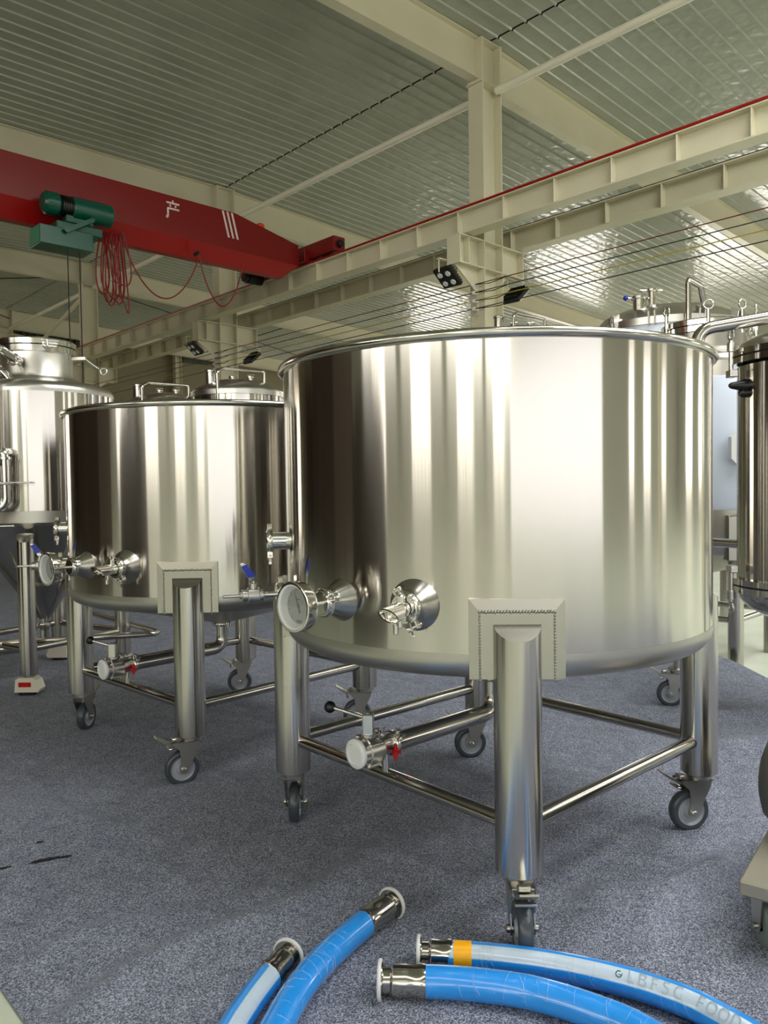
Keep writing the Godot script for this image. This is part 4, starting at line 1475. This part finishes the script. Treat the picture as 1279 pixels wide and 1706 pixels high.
func fermenter():
	var o = thing("conical_fermenter", "tall stainless fermenter with conical bottom on white-footed legs, at the left edge", "tank", Vector3(-1.95, 0, -4.40), 13.0)
	var r := .405
	var s := ms()
	lathe(s, [Vector2(r, .955), Vector2(r, 1.585)], 96)
	part("shell", s, "shell_steel", o)
	s = ms()
	var p := [Vector2(r + .001, 1.583), Vector2(r, 1.60)]
	for i in 9:
		var t := PI / 2 * i / 8
		p.append(Vector2(.30 + (r - .30) * cos(t), 1.60 + .055 * sin(t)))
	p += [Vector2(.24, 1.672), Vector2(.196, 1.69), Vector2(.19, 1.705), Vector2(.19, 1.83)]
	lathe(s, p, 80)
	part("shoulder", s, "cast_steel", o)
	s = ms()
	lathe(s, [Vector2(r - .02, .875), Vector2(r, .895), Vector2(r, .957)], 96)
	part("seam_band", s, "band_steel", o)
	s = ms()
	lathe(s, [Vector2(.03, .335), Vector2(.035, .34), Vector2(.20, .58), Vector2(r - .03, .862), Vector2(r - .015, .88)], 80)
	part("cone_bottom", s, "pipe_steel", o)
	collar(o, 1.825, .205)
	for k in 4:
		var at := polar(k * 90.0, .425, 0)
		vessel_leg(o, at, .84, .11)
		levelling_caster(o, at, k * 90.0 - 13.0)
		s = ms()
		tube(s, [at + Vector3(0, .24, 0), polar(k * 90.0 + 90, .425, .24)], .018, 14, false)
		part("leg_rail", s, "pipe_steel", o)
	# low tube frame that runs out to the right of the legs
	s = ms()
	var inv: Transform3D = o.transform.affine_inverse()
	tube(s, fillet([inv * Vector3(-2.35, .25, -4.02), inv * Vector3(-1.26, .25, -4.33), inv * Vector3(-1.95, .25, -5.1)], .06, 6), .017, 14)
	part("foot_frame", s, "pipe_steel", o)
	# drain below the cone
	s = ms()
	cyl(s, Vector3(0, .24, 0), Vector3(0, .345, 0), .025, 20)
	clamp_ring(s, Transform3D(Basis.IDENTITY, Vector3(0, .30, 0)), .036, .018, .6)
	tube(s, fillet([Vector3(0, .25, 0), Vector3(0, .18, 0), Vector3(-.5, .18, .25)], .06, 6), .025, 16)
	part("drain_pipe", s, "pipe_steel", o)
	# cleaning pipe: from the shoulder out to the front left and down the body
	s = ms()
	var q := fillet([Vector3(-.05, 1.76, .205), Vector3(-.11, 1.80, .38), Vector3(-.165, 1.835, .455), Vector3(-.172, 1.0, .45)], .05, 6)
	tube(s, q, .022, 16)
	cyl(s, q[-1], q[-1] - Vector3(0, .02, 0), .03, 18)
	clamp_ring(s, along(Vector3(-.07, 1.765, .235), Vector3(-.12, 1.785, .30)), .034, .016, .3)
	part("cleaning_pipe", s, "bright_steel", o)
	s = ms()
	tube(s, fillet([Vector3(-.30, 1.72, .16), Vector3(-.24, 1.70, .25), Vector3(-.12, 1.70, .27), Vector3(-.06, 1.63, .30)], .05, 5), .02, 14)
	cyl(s, Vector3(-.20, 1.70, .255), Vector3(-.13, 1.70, .268), .032, 18)
	part("vent_pipe", s, "bright_steel", o)
	# fittings at the foot of the pipe: gauge, tee, butterfly valve, U bend
	s = ms()
	var gx := Transform3D(Basis(Vector3.UP, deg_to_rad(-35)), Vector3(-.135, 1.225, .525))
	cyl(s, gx * Vector3(0, 0, -.03), gx * Vector3(0, 0, .012), .036, 28, .005)
	cyl(s, gx * Vector3(0, -.08, -.015), gx * Vector3(0, -.03, -.015), .009, 12)
	cyl(s, gx * Vector3(0, -.115, -.015), gx * Vector3(0, -.075, -.015), .026, 18)
	var g = part("pressure_gauge", s, "bright_steel", o)
	s = ms()
	cyl(s, gx * Vector3(0, 0, .012), gx * Vector3(0, 0, .0135), .031, 28, .0003)
	part("dial_face", s, "dial_grey", g)
	s = ms()
	box(s, Vector3(0, .008, .0145), Vector3(.0025, .032, .001), 0, gx * Transform3D(Basis(Vector3(0, 0, 1), .5), Vector3.ZERO))
	part("pointer", s, "ink", g)
	s = ms()
	var base := Vector3(-.075, 1.10, .485)
	cyl(s, base + Vector3(0, .0, 0), base + Vector3(0, .13, 0), .024, 20)
	cyl(s, base + Vector3(0, .12, 0), base + Vector3(.0, .135, 0), .034, 20)
	tube(s, fillet([base + Vector3(0, .13, 0), base + Vector3(0, .16, 0), base + Vector3(0, .16, -.16)], .03, 5), .022, 14)
	tube(s, fillet([base, base + Vector3(0, -.12, 0), base + Vector3(-.12, -.14, .01)], .055, 7), .024, 16)
	cyl(s, base + Vector3(-.085, -.01, .01), base + Vector3(-.085, .06, .01), .02, 16)
	cyl(s, base + Vector3(-.085, -.25, .01), base + Vector3(-.085, -.02, .01), .013, 14)
	cyl(s, base + Vector3(-.085, -.20, .01), base + Vector3(-.085, -.15, .01), .022, 14)
	part("valve_cluster", s, "bright_steel", o)
	s = ms()
	for d in [[.0, .0], [-.085, -.02]]:
		clamp_ring(s, Transform3D(Basis.IDENTITY, base + Vector3(d[0], d[1], 0)), .034, .014, .4)
	part("clamp", s, "cast_steel", o)
	s = ms()
	box(s, base + Vector3(.075, .005, .005), Vector3(.11, .006, .02), .002)
	part("lever", s, "cast_steel", o)
	s = ms()
	cyl(s, base + Vector3(-.2, -.215, .01), base + Vector3(.04, -.215, .01), .006, 10)
	cyl(s, base + Vector3(-.085, -.26, .01), base + Vector3(-.085, -.215, .01), .016, 14)
	part("sample_valve", s, "bright_steel", o)
	s = ms()
	var jx := radial(62, r + .002, .865)
	box(s, Vector3(0, .01, 0), Vector3(.022, .02, .07), .003, jx)
	cyl(s, jx * Vector3(-.012, .024, .02), jx * Vector3(.012, .024, .02), .008, 10)
	part("jacket_latch", s, "cast_steel", o)

func lid_vessel(label: String, at: Vector3, turn: float, r: float, h: float) -> Node3D:
	var o = thing("lidded_tank", label, "tank", at, turn)
	var s := ms()
	lathe(s, [Vector2(.02, .42), Vector2(r - .06, .50), Vector2(r, .56), Vector2(r, h - .05)], 72, Transform3D.IDENTITY, 0, TAU, 60)
	part("shell", s, "shell_steel", o)
	s = ms()
	lathe(s, [Vector2(r, h - .05), Vector2(r + .012, h - .05), Vector2(r + .012, h - .012), Vector2(r, h - .008), Vector2(r + .002, h), Vector2(r - .01, h + .012), Vector2(r * .72, h + .07), Vector2(r * .42, h + .10), Vector2(r * .2, h + .112), Vector2(0, h + .115)], 72, Transform3D.IDENTITY, 0, TAU, 35)
	part("domed_lid", s, "cast_steel", o)
	s = ms()
	tube(s, fillet([Vector3(-.13, h - .35, r * .95), Vector3(-.13, h + .13, r * .95), Vector3(-.09, h + .165, r * .80), Vector3(.22, h + .165, r * .3), Vector3(.24, h + .16, r * .28), Vector3(.24, h + .06, r * .28)], .03, 5), .013, 12)
	part("cleaning_pipe", s, "pipe_steel", o)
	s = ms()
	cyl(s, Vector3(-.20, h + .04, r * .5), Vector3(-.20, h + .15, r * .5), .045, 20, .006)
	cyl(s, Vector3(-.20, h + .145, r * .5), Vector3(-.20, h + .165, r * .5), .052, 20, .004)
	for x in [-.03, .12]:
		cyl(s, Vector3(x, h + .07, r * .2), Vector3(x, h + .125, r * .2), .02, 16)
		cyl(s, Vector3(x, h + .115, r * .2), Vector3(x, h + .13, r * .2), .036, 18)
		cyl(s, Vector3(x - .03, h + .14, r * .2), Vector3(x + .03, h + .145, r * .2), .007, 8)
	part("lid_fittings", s, "bright_steel", o)
	for k in 4:
		vessel_leg(o, polar(45 + k * 90.0, r * .86, 0), .62, 0.0)
	return o

func background_tanks():
	lid_vessel("domed lid with bent pipe of the tank seen just left of the largest tank's rim", Vector3(-1.26, 0, -6.75), 6.0, .395, 1.895)
	lid_vessel("farthest of the lidded tanks, only its lid showing above the smaller open tank", Vector3(-2.05, 0, -7.3), 6.0, .395, 1.86)
	lid_vessel("lidded tank hidden behind the largest tank, only its pipe above the rim", Vector3(1.20, 0, -7.0), 6.0, .45, 2.36)
	# film-wrapped fermenter behind the right rim of the largest tank
	var o = thing("wrapped_fermenter", "steel fermenter wrapped in pale blue film, between the largest tank and the right vessel", "tank", Vector3(1.985, 0, -4.76), 0.0)
	var r := .43
	var s := ms()
	lathe(s, [Vector2(.03, .50), Vector2(r - .06, .60), Vector2(r - .015, .63), Vector2(r, .67), Vector2(r, .905)], 72, Transform3D.IDENTITY, 0, TAU, 60)
	part("lower_shell", s, "band_steel", o)
	s = ms()
	lathe(s, [Vector2(r + .001, .90), Vector2(r + .004, .904), Vector2(r + .004, 1.65), Vector2(r + .001, 1.655)], 72)
	part("film_wrap", s, "blue_film", o)
	s = ms()
	var p := [Vector2(r, 1.64), Vector2(r, 1.74)]
	for i in 7:
		var t := PI / 2 * i / 6
		p.append(Vector2(r - .06 + .06 * cos(t), 1.74 + .06 * sin(t)))
	p += [Vector2(.30, 1.82), Vector2(.245, 1.85), Vector2(.24, 1.95)]
	lathe(s, p, 72)
	part("shoulder", s, "pad_steel", o)
	collar(o, 1.945, .255)
	s = ms()
	for a in [-75, -20, 22, 60]:
		var x := radial(a, .262, 2.0)
		cyl(s, x * Vector3(0, .015, -.08), x * Vector3(0, .015, .06), .011, 10)
		box(s, Vector3(0, .012, -.03), Vector3(.03, .03, .03), .003, x)
		ring(s, Transform3D(x.basis * Basis(Vector3(1, 0, 0), 0.0), x * Vector3(0, .015, .085)), .026, .006, 18, 6)
	part("eye_bolts", s, "bright_steel", o)
	for k in 4:
		var at := polar(k * 90.0, .40, 0)
		vessel_leg(o, at, .72, 0.0, .042)
		s = ms()
		var f := turn_y(k * 90.0)
		ext(s, [Vector2(-.07, .62), Vector2(.07, .62), Vector2(.07, .88), Vector2(-.07, .86)], .012, f * Transform3D(Basis.IDENTITY, Vector3(0, 0, r + .035)))
		for sg in [-1.0, 1.0]:
			box(s, Vector3(sg * .066, .745, r - .01), Vector3(.008, .25, .09), .001, f)
		part("leg_bracket", s, "band_steel", o)
		s = ms()
		tube(s, [at + Vector3(0, .27, 0), polar(k * 90.0 + 90, .40, .27)], .018, 12, false)
		part("leg_rail", s, "pipe_steel", o)
	# white foam plate hung on the film
	o = thing("foam_plate", "white foam plate with cut corners and a bolt, hung on the blue film wrap", "plate", Vector3(2.02, 1.245, -4.285), 4.0)
	s = ms()
	ext(s, [Vector2(-.105, -.06), Vector2(-.07, -.095), Vector2(.07, -.095), Vector2(.105, -.06), Vector2(.105, .06), Vector2(.07, .09), Vector2(-.07, .09), Vector2(-.105, .06)], .035)
	part("plate", s, "white_plastic", o)
	s = ms()
	cyl(s, Vector3(.0, 0, .015), Vector3(.0, 0, .05), .01, 8)
	box(s, Vector3(0, 0, .055), Vector3(.06, .012, .008), .002)
	part("bolt", s, "zinc", o)
	# great lidded vessel beyond
	o = thing("wide_lidded_tank", "widest lidded tank with clamp lugs and a bent pipe, behind the largest tank's right rim", "tank", Vector3(2.36, 0, -6.45), 0.0)
	r = .57
	var h := 2.32
	s = ms()
	lathe(s, [Vector2(.02, .45), Vector2(r - .08, .55), Vector2(r, .63), Vector2(r, h - .02)], 72, Transform3D.IDENTITY, 0, TAU, 60)
	part("film_wrap", s, "blue_film", o)
	s = ms()
	lathe(s, [Vector2(r, h - .04), Vector2(r + .015, h - .04), Vector2(r + .015, h + .015), Vector2(r - .01, h + .035), Vector2(r - .05, h + .085), Vector2(r * .7, h + .14), Vector2(r * .35, h + .17), Vector2(0, h + .18)], 80, Transform3D.IDENTITY, 0, TAU, 35)
	part("domed_lid", s, "cast_steel", o)
	for a in [-62, -30, 5, 40, 75]:
		s = ms()
		var x := radial(a, r + .01, h + .01)
		for sg in [-1.0, 1.0]:
			ext(s, [Vector2(-.01, -.06), Vector2(.02, -.06), Vector2(.035, .04), Vector2(-.02, .075), Vector2(-.03, .06)], .012, x * Transform3D(Basis(Vector3(0, 1, 0), Vector3(0, 0, 1), Vector3(1, 0, 0)), Vector3(sg * .022, 0, 0)))
		part("clamp_lug", s, "cast_steel", o)
	s = ms()
	tube(s, fillet([Vector3(-.06, h - .6, r + .05), Vector3(-.06, h + .26, r + .05), Vector3(.1, h + .25, r - .12), Vector3(.14, h + .14, r - .16)], .03, 5), .022, 14)
	part("cleaning_pipe", s, "pipe_steel", o)
	s = ms()
	for d in [[-.32, .06, .05], [-.22, .12, .028]]:
		cyl(s, Vector3(d[0], h + .06, .3), Vector3(d[0], h + .15 + d[1], .3), d[2], 18)
		cyl(s, Vector3(d[0], h + .13 + d[1], .3), Vector3(d[0], h + .15 + d[1], .3), d[2] + .016, 18)
		cyl(s, Vector3(d[0] - .1, h + .14 + d[1], .3), Vector3(d[0] + .08, h + .14 + d[1], .3), .009, 8)
	part("lid_fittings", s, "bright_steel", o)
	s = ms()
	ball(s, Vector3(-.43, h + .2, .3), .02, 12)
	part("knob", s, "blue_handle", o)
	for k in 4:
		vessel_leg(o, polar(45 + k * 90.0, r * .86, 0), .70, 0.0, .05)

func right_vessel():
	var o = thing("flanged_vessel", "narrow steel vessel with bolted flanges top and bottom, cut by the right edge", "tank", Vector3(1.85, 0, -3.38), 0.0)
	var r := .28
	var s := ms()
	lathe(s, [Vector2(r, .63), Vector2(r, 1.56)], 80)
	part("shell", s, "shell_steel", o)
	for lvl in [.60, 1.60]:
		s = ms()
		for y in [-.03, .004]:
			lathe(s, [Vector2(r - .01, lvl + y), Vector2(r + .026, lvl + y), Vector2(r + .026, lvl + y + .026), Vector2(r - .01, lvl + y + .026)], 72, Transform3D.IDENTITY, 0, TAU, 20)
		var fl = part("flange", s, "bright_steel", o)
		s = ms()
		lathe(s, [Vector2(r, lvl - .005), Vector2(r + .02, lvl - .005), Vector2(r + .02, lvl + .005), Vector2(r, lvl + .005)], 60)
		part("gasket", s, "dark_gap", fl)
		for a in [-90, -30, 30]:
			var up := 1.0 if lvl > 1 else -1.0
			s = ms()
			var x := radial(a, r + .03, lvl)
			box(s, Vector3(0, .018, -.075 * up), Vector3(.05, .034, .032), .003, x)
			cyl(s, x * Vector3(0, .022, -.08 * up), x * Vector3(0, .022, .07 * up), .010, 12)
			cyl(s, x * Vector3(0, .022, .02 * up), x * Vector3(0, .022, .06 * up), .017, 12)
			ring(s, Transform3D(x.basis, x * Vector3(0, .022, .095 * up)), .022, .006, 18, 6)
			cyl(s, x * Vector3(-.026, .025, -.075 * up), x * Vector3(.026, .025, -.075 * up), .006, 8)
			part("swing_bolt", s, "cast_steel", o)
	s = ms()
	lathe(s, [Vector2(.04, .43), Vector2(.06, .435), Vector2(r - .10, .465), Vector2(r - .04, .50), Vector2(r - .008, .54), Vector2(r, .575)], 60, Transform3D.IDENTITY, 0, TAU, 60)
	part("dished_bottom", s, "pipe_steel", o)
	s = ms()
	lathe(s, [Vector2(r, 1.625), Vector2(r - .01, 1.66), Vector2(r * .7, 1.70), Vector2(.05, 1.73), Vector2(0, 1.73)], 60, Transform3D.IDENTITY, 0, TAU, 50)
	part("domed_lid", s, "cast_steel", o)
	s = ms()
	var x2 := radial(-55, r + .03, 1.60)
	box(s, Vector3(.04, .014, .0), Vector3(.13, .02, .05), .005, radial(-28, r + .026, 1.605))
	part("latch", s, "cast_steel", o)
	# black cone-shaped handle on the side
	s = ms()
	var hx := radial(-84, r - .004, 1.47)
	lathe(s, [Vector2(.028, 0), Vector2(.029, .016), Vector2(.022, .03), Vector2(.013, .075), Vector2(.007, .083), Vector2(0, .084)], 20, hx)
	lathe(s, [Vector2(.018, 0), Vector2(.02, .024), Vector2(.012, .036), Vector2(0, .038)], 16, hx * Transform3D(Basis.IDENTITY, Vector3(0, 0, -.032)))
	part("cone_handle", s, "black_plastic", o)
	# cleaning pipe over the lid, elbow and down-pipe behind the largest tank
	s = ms()
	tube(s, fillet([Vector3(.05, 1.72, .08), Vector3(.05, 1.79, .08), Vector3(-.5, 1.705, .06), Vector3(-.515, 1.3, .06), Vector3(-.515, .35, .06)], .075, 8), .0275, 18)
	part("cleaning_pipe", s, "pipe_steel", o)
	# three legs and their arms
	for q in [[-.25, -.47], [.42, -.2], [.2, .45]]:
		s = ms()
		cyl(s, Vector3(q[0], 0, q[1]), Vector3(q[0], 1.0, q[1]), .03, 18)
		var d := Vector3(q[0], 0, q[1])
		tube(s, [d + Vector3(0, .76, 0), d.normalized() * (r - .01) + Vector3(0, .76, 0)], .022, 12)
		part("leg", s, "leg_steel", o)
	# castered pipe stand that shows under the largest tank
	var st = thing("pipe_stand", "slim steel pipe stand on a caster, half hidden by the largest tank's right leg", "stand", Vector3(1.375, 0, -3.62), 0.0)
	s = ms()
	cyl(s, Vector3(0, .18, 0), Vector3(0, .95, 0), .022, 16)
	part("pole", s, "leg_steel", st)
	caster(st, Vector3.ZERO, -100)

# ------------------------------------------------------------------ pump cart at the lower right
func pump_cart():
	var o = thing("pump_cart", "steel plate pump cart on grey casters, cut by the lower right edge", "cart", Vector3(.777, 0, -1.693), 0.0)
	# e1 runs right and away, e2 right and near
	var e1 := Vector3(.60, 0, -.80)
	var e2 := Vector3(.80, 0, .60)
	var f := Transform3D(Basis(e1, Vector3.UP, e1.cross(Vector3.UP)), Vector3.ZERO)
	if f.basis.z.dot(e2) < 0: f.basis.z = -f.basis.z
	var s := ms()
	box(s, Vector3(.30, .15, .21), Vector3(.60, .034, .42), .004, f)
	part("plate", s, "cart_steel", o)
	for q in [[.065, .048], [.53, .048], [.065, .36], [.53, .36]]:
		s = ms()
		var c := f * Vector3(q[0], 0, q[1])
		for sg in [-1.0, 1.0]:
			ext(s, [Vector2(-.03, .134), Vector2(-.014, .04), Vector2(.014, .04), Vector2(.03, .134)], .003, Transform3D(Basis(Vector3(0, 0, 1), Vector3(0, 1, 0), Vector3(-1, 0, 0)), c + Vector3(sg * .027, 0, 0)))
		box(s, c + Vector3(0, .131, 0), Vector3(.06, .006, .06), .001)
		cyl(s, c + Vector3(-.034, .05, 0), c + Vector3(.034, .05, 0), .007, 10)
		var k = part("caster", s, "zinc", o)
		s = ms()
		var p := [Vector2(.012, -.018)]
		for i in 7:
			var t := -PI / 2 + PI * i / 6
			p.append(Vector2(.040 + .010 * cos(t), .019 * sin(t)))
		p.append(Vector2(.012, .018))
		lathe(s, p, 30, Transform3D(Basis(Vector3(0, 0, 1), -PI / 2), c + Vector3(0, .05, 0)))
		part("wheel", s, "grey_wheel", k)
	# pump motor: ribbed body and domed fan cowl
	var m = thing("pump_motor", "dark grey ribbed pump motor standing on the cart plate", "motor", Vector3(.777, .167, -1.693), 0.0)
	s = ms()
	var ctr := f * Vector3(.335, .128, .02)
	var ax := f.basis.z
	lathe(s, [Vector2(0, -.035), Vector2(.06, -.034), Vector2(.095, -.022), Vector2(.112, 0), Vector2(.115, .02), Vector2(.115, .10), Vector2(.10, .105), Vector2(.10, .30), Vector2(0, .30)], 36, along(ctr, ctr + ax))
	part("fan_cowl", s, "motor_grey", m)
	s = ms()
	for i in 26:
		var t := TAU * i / 26
		var rf := along(ctr, ctr + ax)
		box(s, Vector3(sin(t) * .105, .20, cos(t) * .105), Vector3(.004, .19, .02), .0, rf * Transform3D(Basis(Vector3.UP, 0), Vector3.ZERO) if false else Transform3D(rf.basis * Basis(Vector3.UP, t), rf.origin) * Transform3D(Basis.IDENTITY, Vector3(-sin(t) * .105, 0, .105 - cos(t) * .105)))
	part("cooling_fins", s, "motor_grey", m)
	s = ms()
	box(s, ctr + ax * .2 + Vector3(0, -.115, 0), Vector3(.16, .04, .16), .004)
	part("foot", s, "motor_grey", m)
	s = ms()
	cyl(s, ctr - ax * .036 + Vector3(.0, -.07, 0), ctr - ax * .02 + Vector3(0, -.07, 0), .011, 12)
	part("screw", s, "bright_steel", m)

# ------------------------------------------------------------------ hoses
func smooth(p: Array, n := 10) -> Array:
	var c := Curve3D.new()
	for i in p.size():
		var a: Vector3 = p[maxi(i - 1, 0)]
		var b: Vector3 = p[mini(i + 1, p.size() - 1)]
		var t := (b - a) / 6.0
		c.add_point(p[i], -t, t)
	var out := []
	for i in p.size() - 1:
		for k in n:
			out.append(c.sample(i, float(k) / n))
	out.append(p[-1])
	return out

func hose_end(o: Node3D, from: Vector3, to: Vector3, r: float):
	# crimped steel sleeve and ferrule closed by a white plastic disc; from = hose side
	var d := (to - from).normalized()
	var l := (to - from).length()
	var x := along(from, to)
	var s := ms()
	lathe(s, [Vector2(r - .004, -.012), Vector2(r + .001, -.010), Vector2(r + .002, .0), Vector2(r - .001, .01), Vector2(r, .03), Vector2(r, l - .028), Vector2(r - .003, l - .024), Vector2(r - .006, l - .022), Vector2(r - .006, l - .008), Vector2(r + .003, l - .006), Vector2(r + .004, l), Vector2(0, l)], 36, x, 0, TAU, 30)
	var e = part("hose_end", s, "pipe_steel", o)
	s = ms()
	lathe(s, [Vector2(r + .002, l - .004), Vector2(r + .0075, l - .004), Vector2(r + .008, l + .001), Vector2(r + .006, l + .004), Vector2(r - .004, l + .0045), Vector2(r - .006, l + .002), Vector2(0, l + .002)], 36, x, 0, TAU, 30)
	part("end_disc", s, "white_plastic", e)

func film_edges(o: Node3D, line: Array, r: float, count: int, sd: int):
	# the overlapping edges and creases of the wound film: fine ridges lying round the hose
	var g := RandomNumberGenerator.new()
	g.seed = sd
	var c := Curve3D.new()
	for q in line: c.add_point(q)
	var total := c.get_baked_length()
	var s := ms()
	for k in count:
		var d0 := g.randf_range(.02, total - .1)
		var lean := g.randf_range(.004, .026) * (1.0 if g.randf() < .8 else -1.0)
		var a0 := g.randf() * TAU
		var span := g.randf_range(.8, 3.6)
		var fat := g.randf_range(.0005, .0012)
		var p := []
		for i in 13:
			var f := i / 12.0
			var d := clampf(d0 + lean * f + .002 * sin(f * 8.0 + k), .01, total - .01)
			var q := c.sample_baked(d)
			var t := (c.sample_baked(d + .006) - c.sample_baked(d - .006)).normalized()
			var x := t.cross(Vector3.UP).normalized()
			var a := a0 + span * f
			p.append(q + (x * cos(a) + t.cross(x) * sin(a)) * (r + fat * .2))
		tube(s, p, fat, 5)
	var e = part("film_edges", s, "clear_film", o)
	e.set_meta("kind", "stuff")

func hoses():
	var hA := .0375
	var o = thing("blue_hose", "plain blue film-wrapped hose lying in front, its end nearest the camera at the centre", "hose", Vector3.ZERO)
	var path := [Vector3(.062, hA, -1.556), Vector3(.16, hA, -1.545), Vector3(.28, hA, -1.515), Vector3(.385, hA, -1.46), Vector3(.475, hA, -1.385), Vector3(.60, hA, -1.20), Vector3(.62, hA, -.95), Vector3(.45, hA, -.70), Vector3(.15, hA, -.62), Vector3(-.12, hA, -.78), Vector3(-.235, hA, -1.08), Vector3(-.232, hA, -1.32), Vector3(-.205, hA, -1.47), Vector3(-.165, hA, -1.59), Vector3(-.11, hA, -1.69), Vector3(-.055, hA, -1.775)]
	var s := ms()
	tube(s, smooth(path), .031, 28)
	part("hose", s, "hose_blue", o)
	film_edges(o, smooth(path), .031, 210, 5)
	hose_end(o, Vector3(.062, hA, -1.556), Vector3(-.022, hA, -1.562), .031)
	hose_end(o, Vector3(-.055, hA, -1.775), Vector3(.006, hA, -1.855), .031)
	s = ms()
	var b := thing("striped_hose", "blue hose with a white lettered stripe and a yellow tape band", "hose", Vector3.ZERO)
	var hB := .036
	var p2 := [Vector3(.125, hB, -1.646), Vector3(.22, hB, -1.634), Vector3(.34, hB, -1.605), Vector3(.45, hB, -1.562), Vector3(.54, hB, -1.512), Vector3(.615, hB, -1.445), Vector3(.70, hB, -1.30), Vector3(.76, hB, -1.0), Vector3(.62, hB, -.60), Vector3(.2, hB, -.45), Vector3(-.2, hB, -.62), Vector3(-.345, hB, -1.0), Vector3(-.335, hB, -1.25), Vector3(-.305, hB, -1.40), Vector3(-.282, hB, -1.49), Vector3(-.25, hB, -1.585)]
	var line := smooth(p2)
	tube(s, line, .029, 28)
	part("hose", s, "hose_striped", b)
	film_edges(b, line, .029, 240, 6)
	hose_end(b, Vector3(.125, hB, -1.648), Vector3(.062, hB, -1.654), .029)
	hose_end(b, Vector3(-.25, hB, -1.585), Vector3(-.222, hB, -1.655), .029)
	s = ms()
	tube(s, line.slice(2, 7), .0297, 28)
	part("yellow_tape", s, "yellow_tape", b)
	# a torn end of the wrapping film
	s = ms()
	var film := [Vector3(-.300, .040, -1.435), Vector3(-.312, .052, -1.432), Vector3(-.318, .040, -1.425), Vector3(-.330, .046, -1.428), Vector3(-.326, .030, -1.415), Vector3(-.338, .022, -1.412)]
	for i in film.size() - 1:
		var p: Vector3 = film[i]
		var q: Vector3 = film[i + 1]
		var wv := Vector3(.004, .002 + .001 * i, .006)
		face(s, [p - wv, q - wv, q + wv, p + wv], Vector3.UP + Vector3.BACK)
	part("torn_film", s, "clear_film", b)
	# lettering along the white stripe
	var text := "LBFSC FOOD"
	var at := 0.36
	var curve := Curve3D.new()
	for q in line: curve.add_point(q)
	for k in text.length() + 1:
		var dist := at + .0235 * k
		var q := curve.sample_baked(dist)
		var t := (curve.sample_baked(dist + .01) - curve.sample_baked(dist - .01)).normalized()
		var side := Vector3.UP.cross(t).normalized()
		if side.z < 0: side = -side
		var nrm := (Vector3.UP * .80 + side * .60).normalized()
		var right := t if t.x > 0 else -t
		var up := nrm.cross(right).normalized()
		var xf := Transform3D(Basis(right, up, nrm), q + nrm * .0291)
		if k == 0:
			s = ms()
			var p := []
			for i in 11:
				var a := deg_to_rad(60 + 28.0 * i)
				p.append(xf * Vector3(cos(a) * .006, sin(a) * .006, 0))
			tube(s, p, .0009, 5)
			tube(s, [xf * Vector3(0, -.001, 0), xf * Vector3(.006, -.001, 0), xf * Vector3(.006, .003, 0)], .0009, 5)
			part("ring_mark", s, "green_paint", b)
			continue
		if text[k - 1] == " ": continue
		var tm := TextMesh.new()
		tm.text = text[k - 1]
		var fo := SystemFont.new()
		fo.font_names = PackedStringArray(["Droid Sans"])
		tm.font = fo
		tm.font_size = 32
		tm.pixel_size = .00098
		tm.depth = .0004
		again("letter", tm, "pale_ink", b, xf)

# ------------------------------------------------------------------ things added outside the frame for the steel to mirror
func out_of_frame():
	# dark shape added left of the camera, mirrored as a slanting outline in both tanks
	var o = thing("added_dark_shape", "added dark brown sheeted shape left of the camera, seen only as a reflection", "tank", Vector3(-3.55, 0, -.75), 0.0)
	var s := ms()
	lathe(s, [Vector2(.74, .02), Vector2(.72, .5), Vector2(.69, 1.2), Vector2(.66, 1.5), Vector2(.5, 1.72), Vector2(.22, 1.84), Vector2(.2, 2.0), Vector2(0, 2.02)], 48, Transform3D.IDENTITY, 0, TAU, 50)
	part("dark_sheet", s, "added_dark_brown", o)
	# tall packing cases added along the crane bay, to mirror as the brown and dark bands at the left of both tanks
	var spots := [[6.6, -3.2, 2.6, 2.9], [9.6, -3.6, 2.4, 3.3], [12.6, -2.6, 2.6, 2.7], [15.8, -3.4, 2.6, 3.2]]
	for k in spots.size():
		var q = spots[k]
		o = thing("added_packing_case", "added tall brown packing case, %s along the left bay, unseen, darkening the tank reflections" % ["first", "second", "third", "fourth"][k], "crate", hall(q[0], q[1], 0), HALL)
		s = ms()
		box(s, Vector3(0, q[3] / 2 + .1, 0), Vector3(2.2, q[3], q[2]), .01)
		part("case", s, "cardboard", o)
		s = ms()
		for x in [-1.11, 1.11]:
			for z in [-.46, 0, .46]:
				box(s, Vector3(x, q[3] / 2 + .1, z * q[2]), Vector3(.03, q[3], .12), .004)
		for z in [-.8, 0, .8]:
			box(s, Vector3(z, .05, 0), Vector3(.14, .1, q[2]), .004)
		part("battens", s, "cart_steel" if false else "added_dark_brown", o)
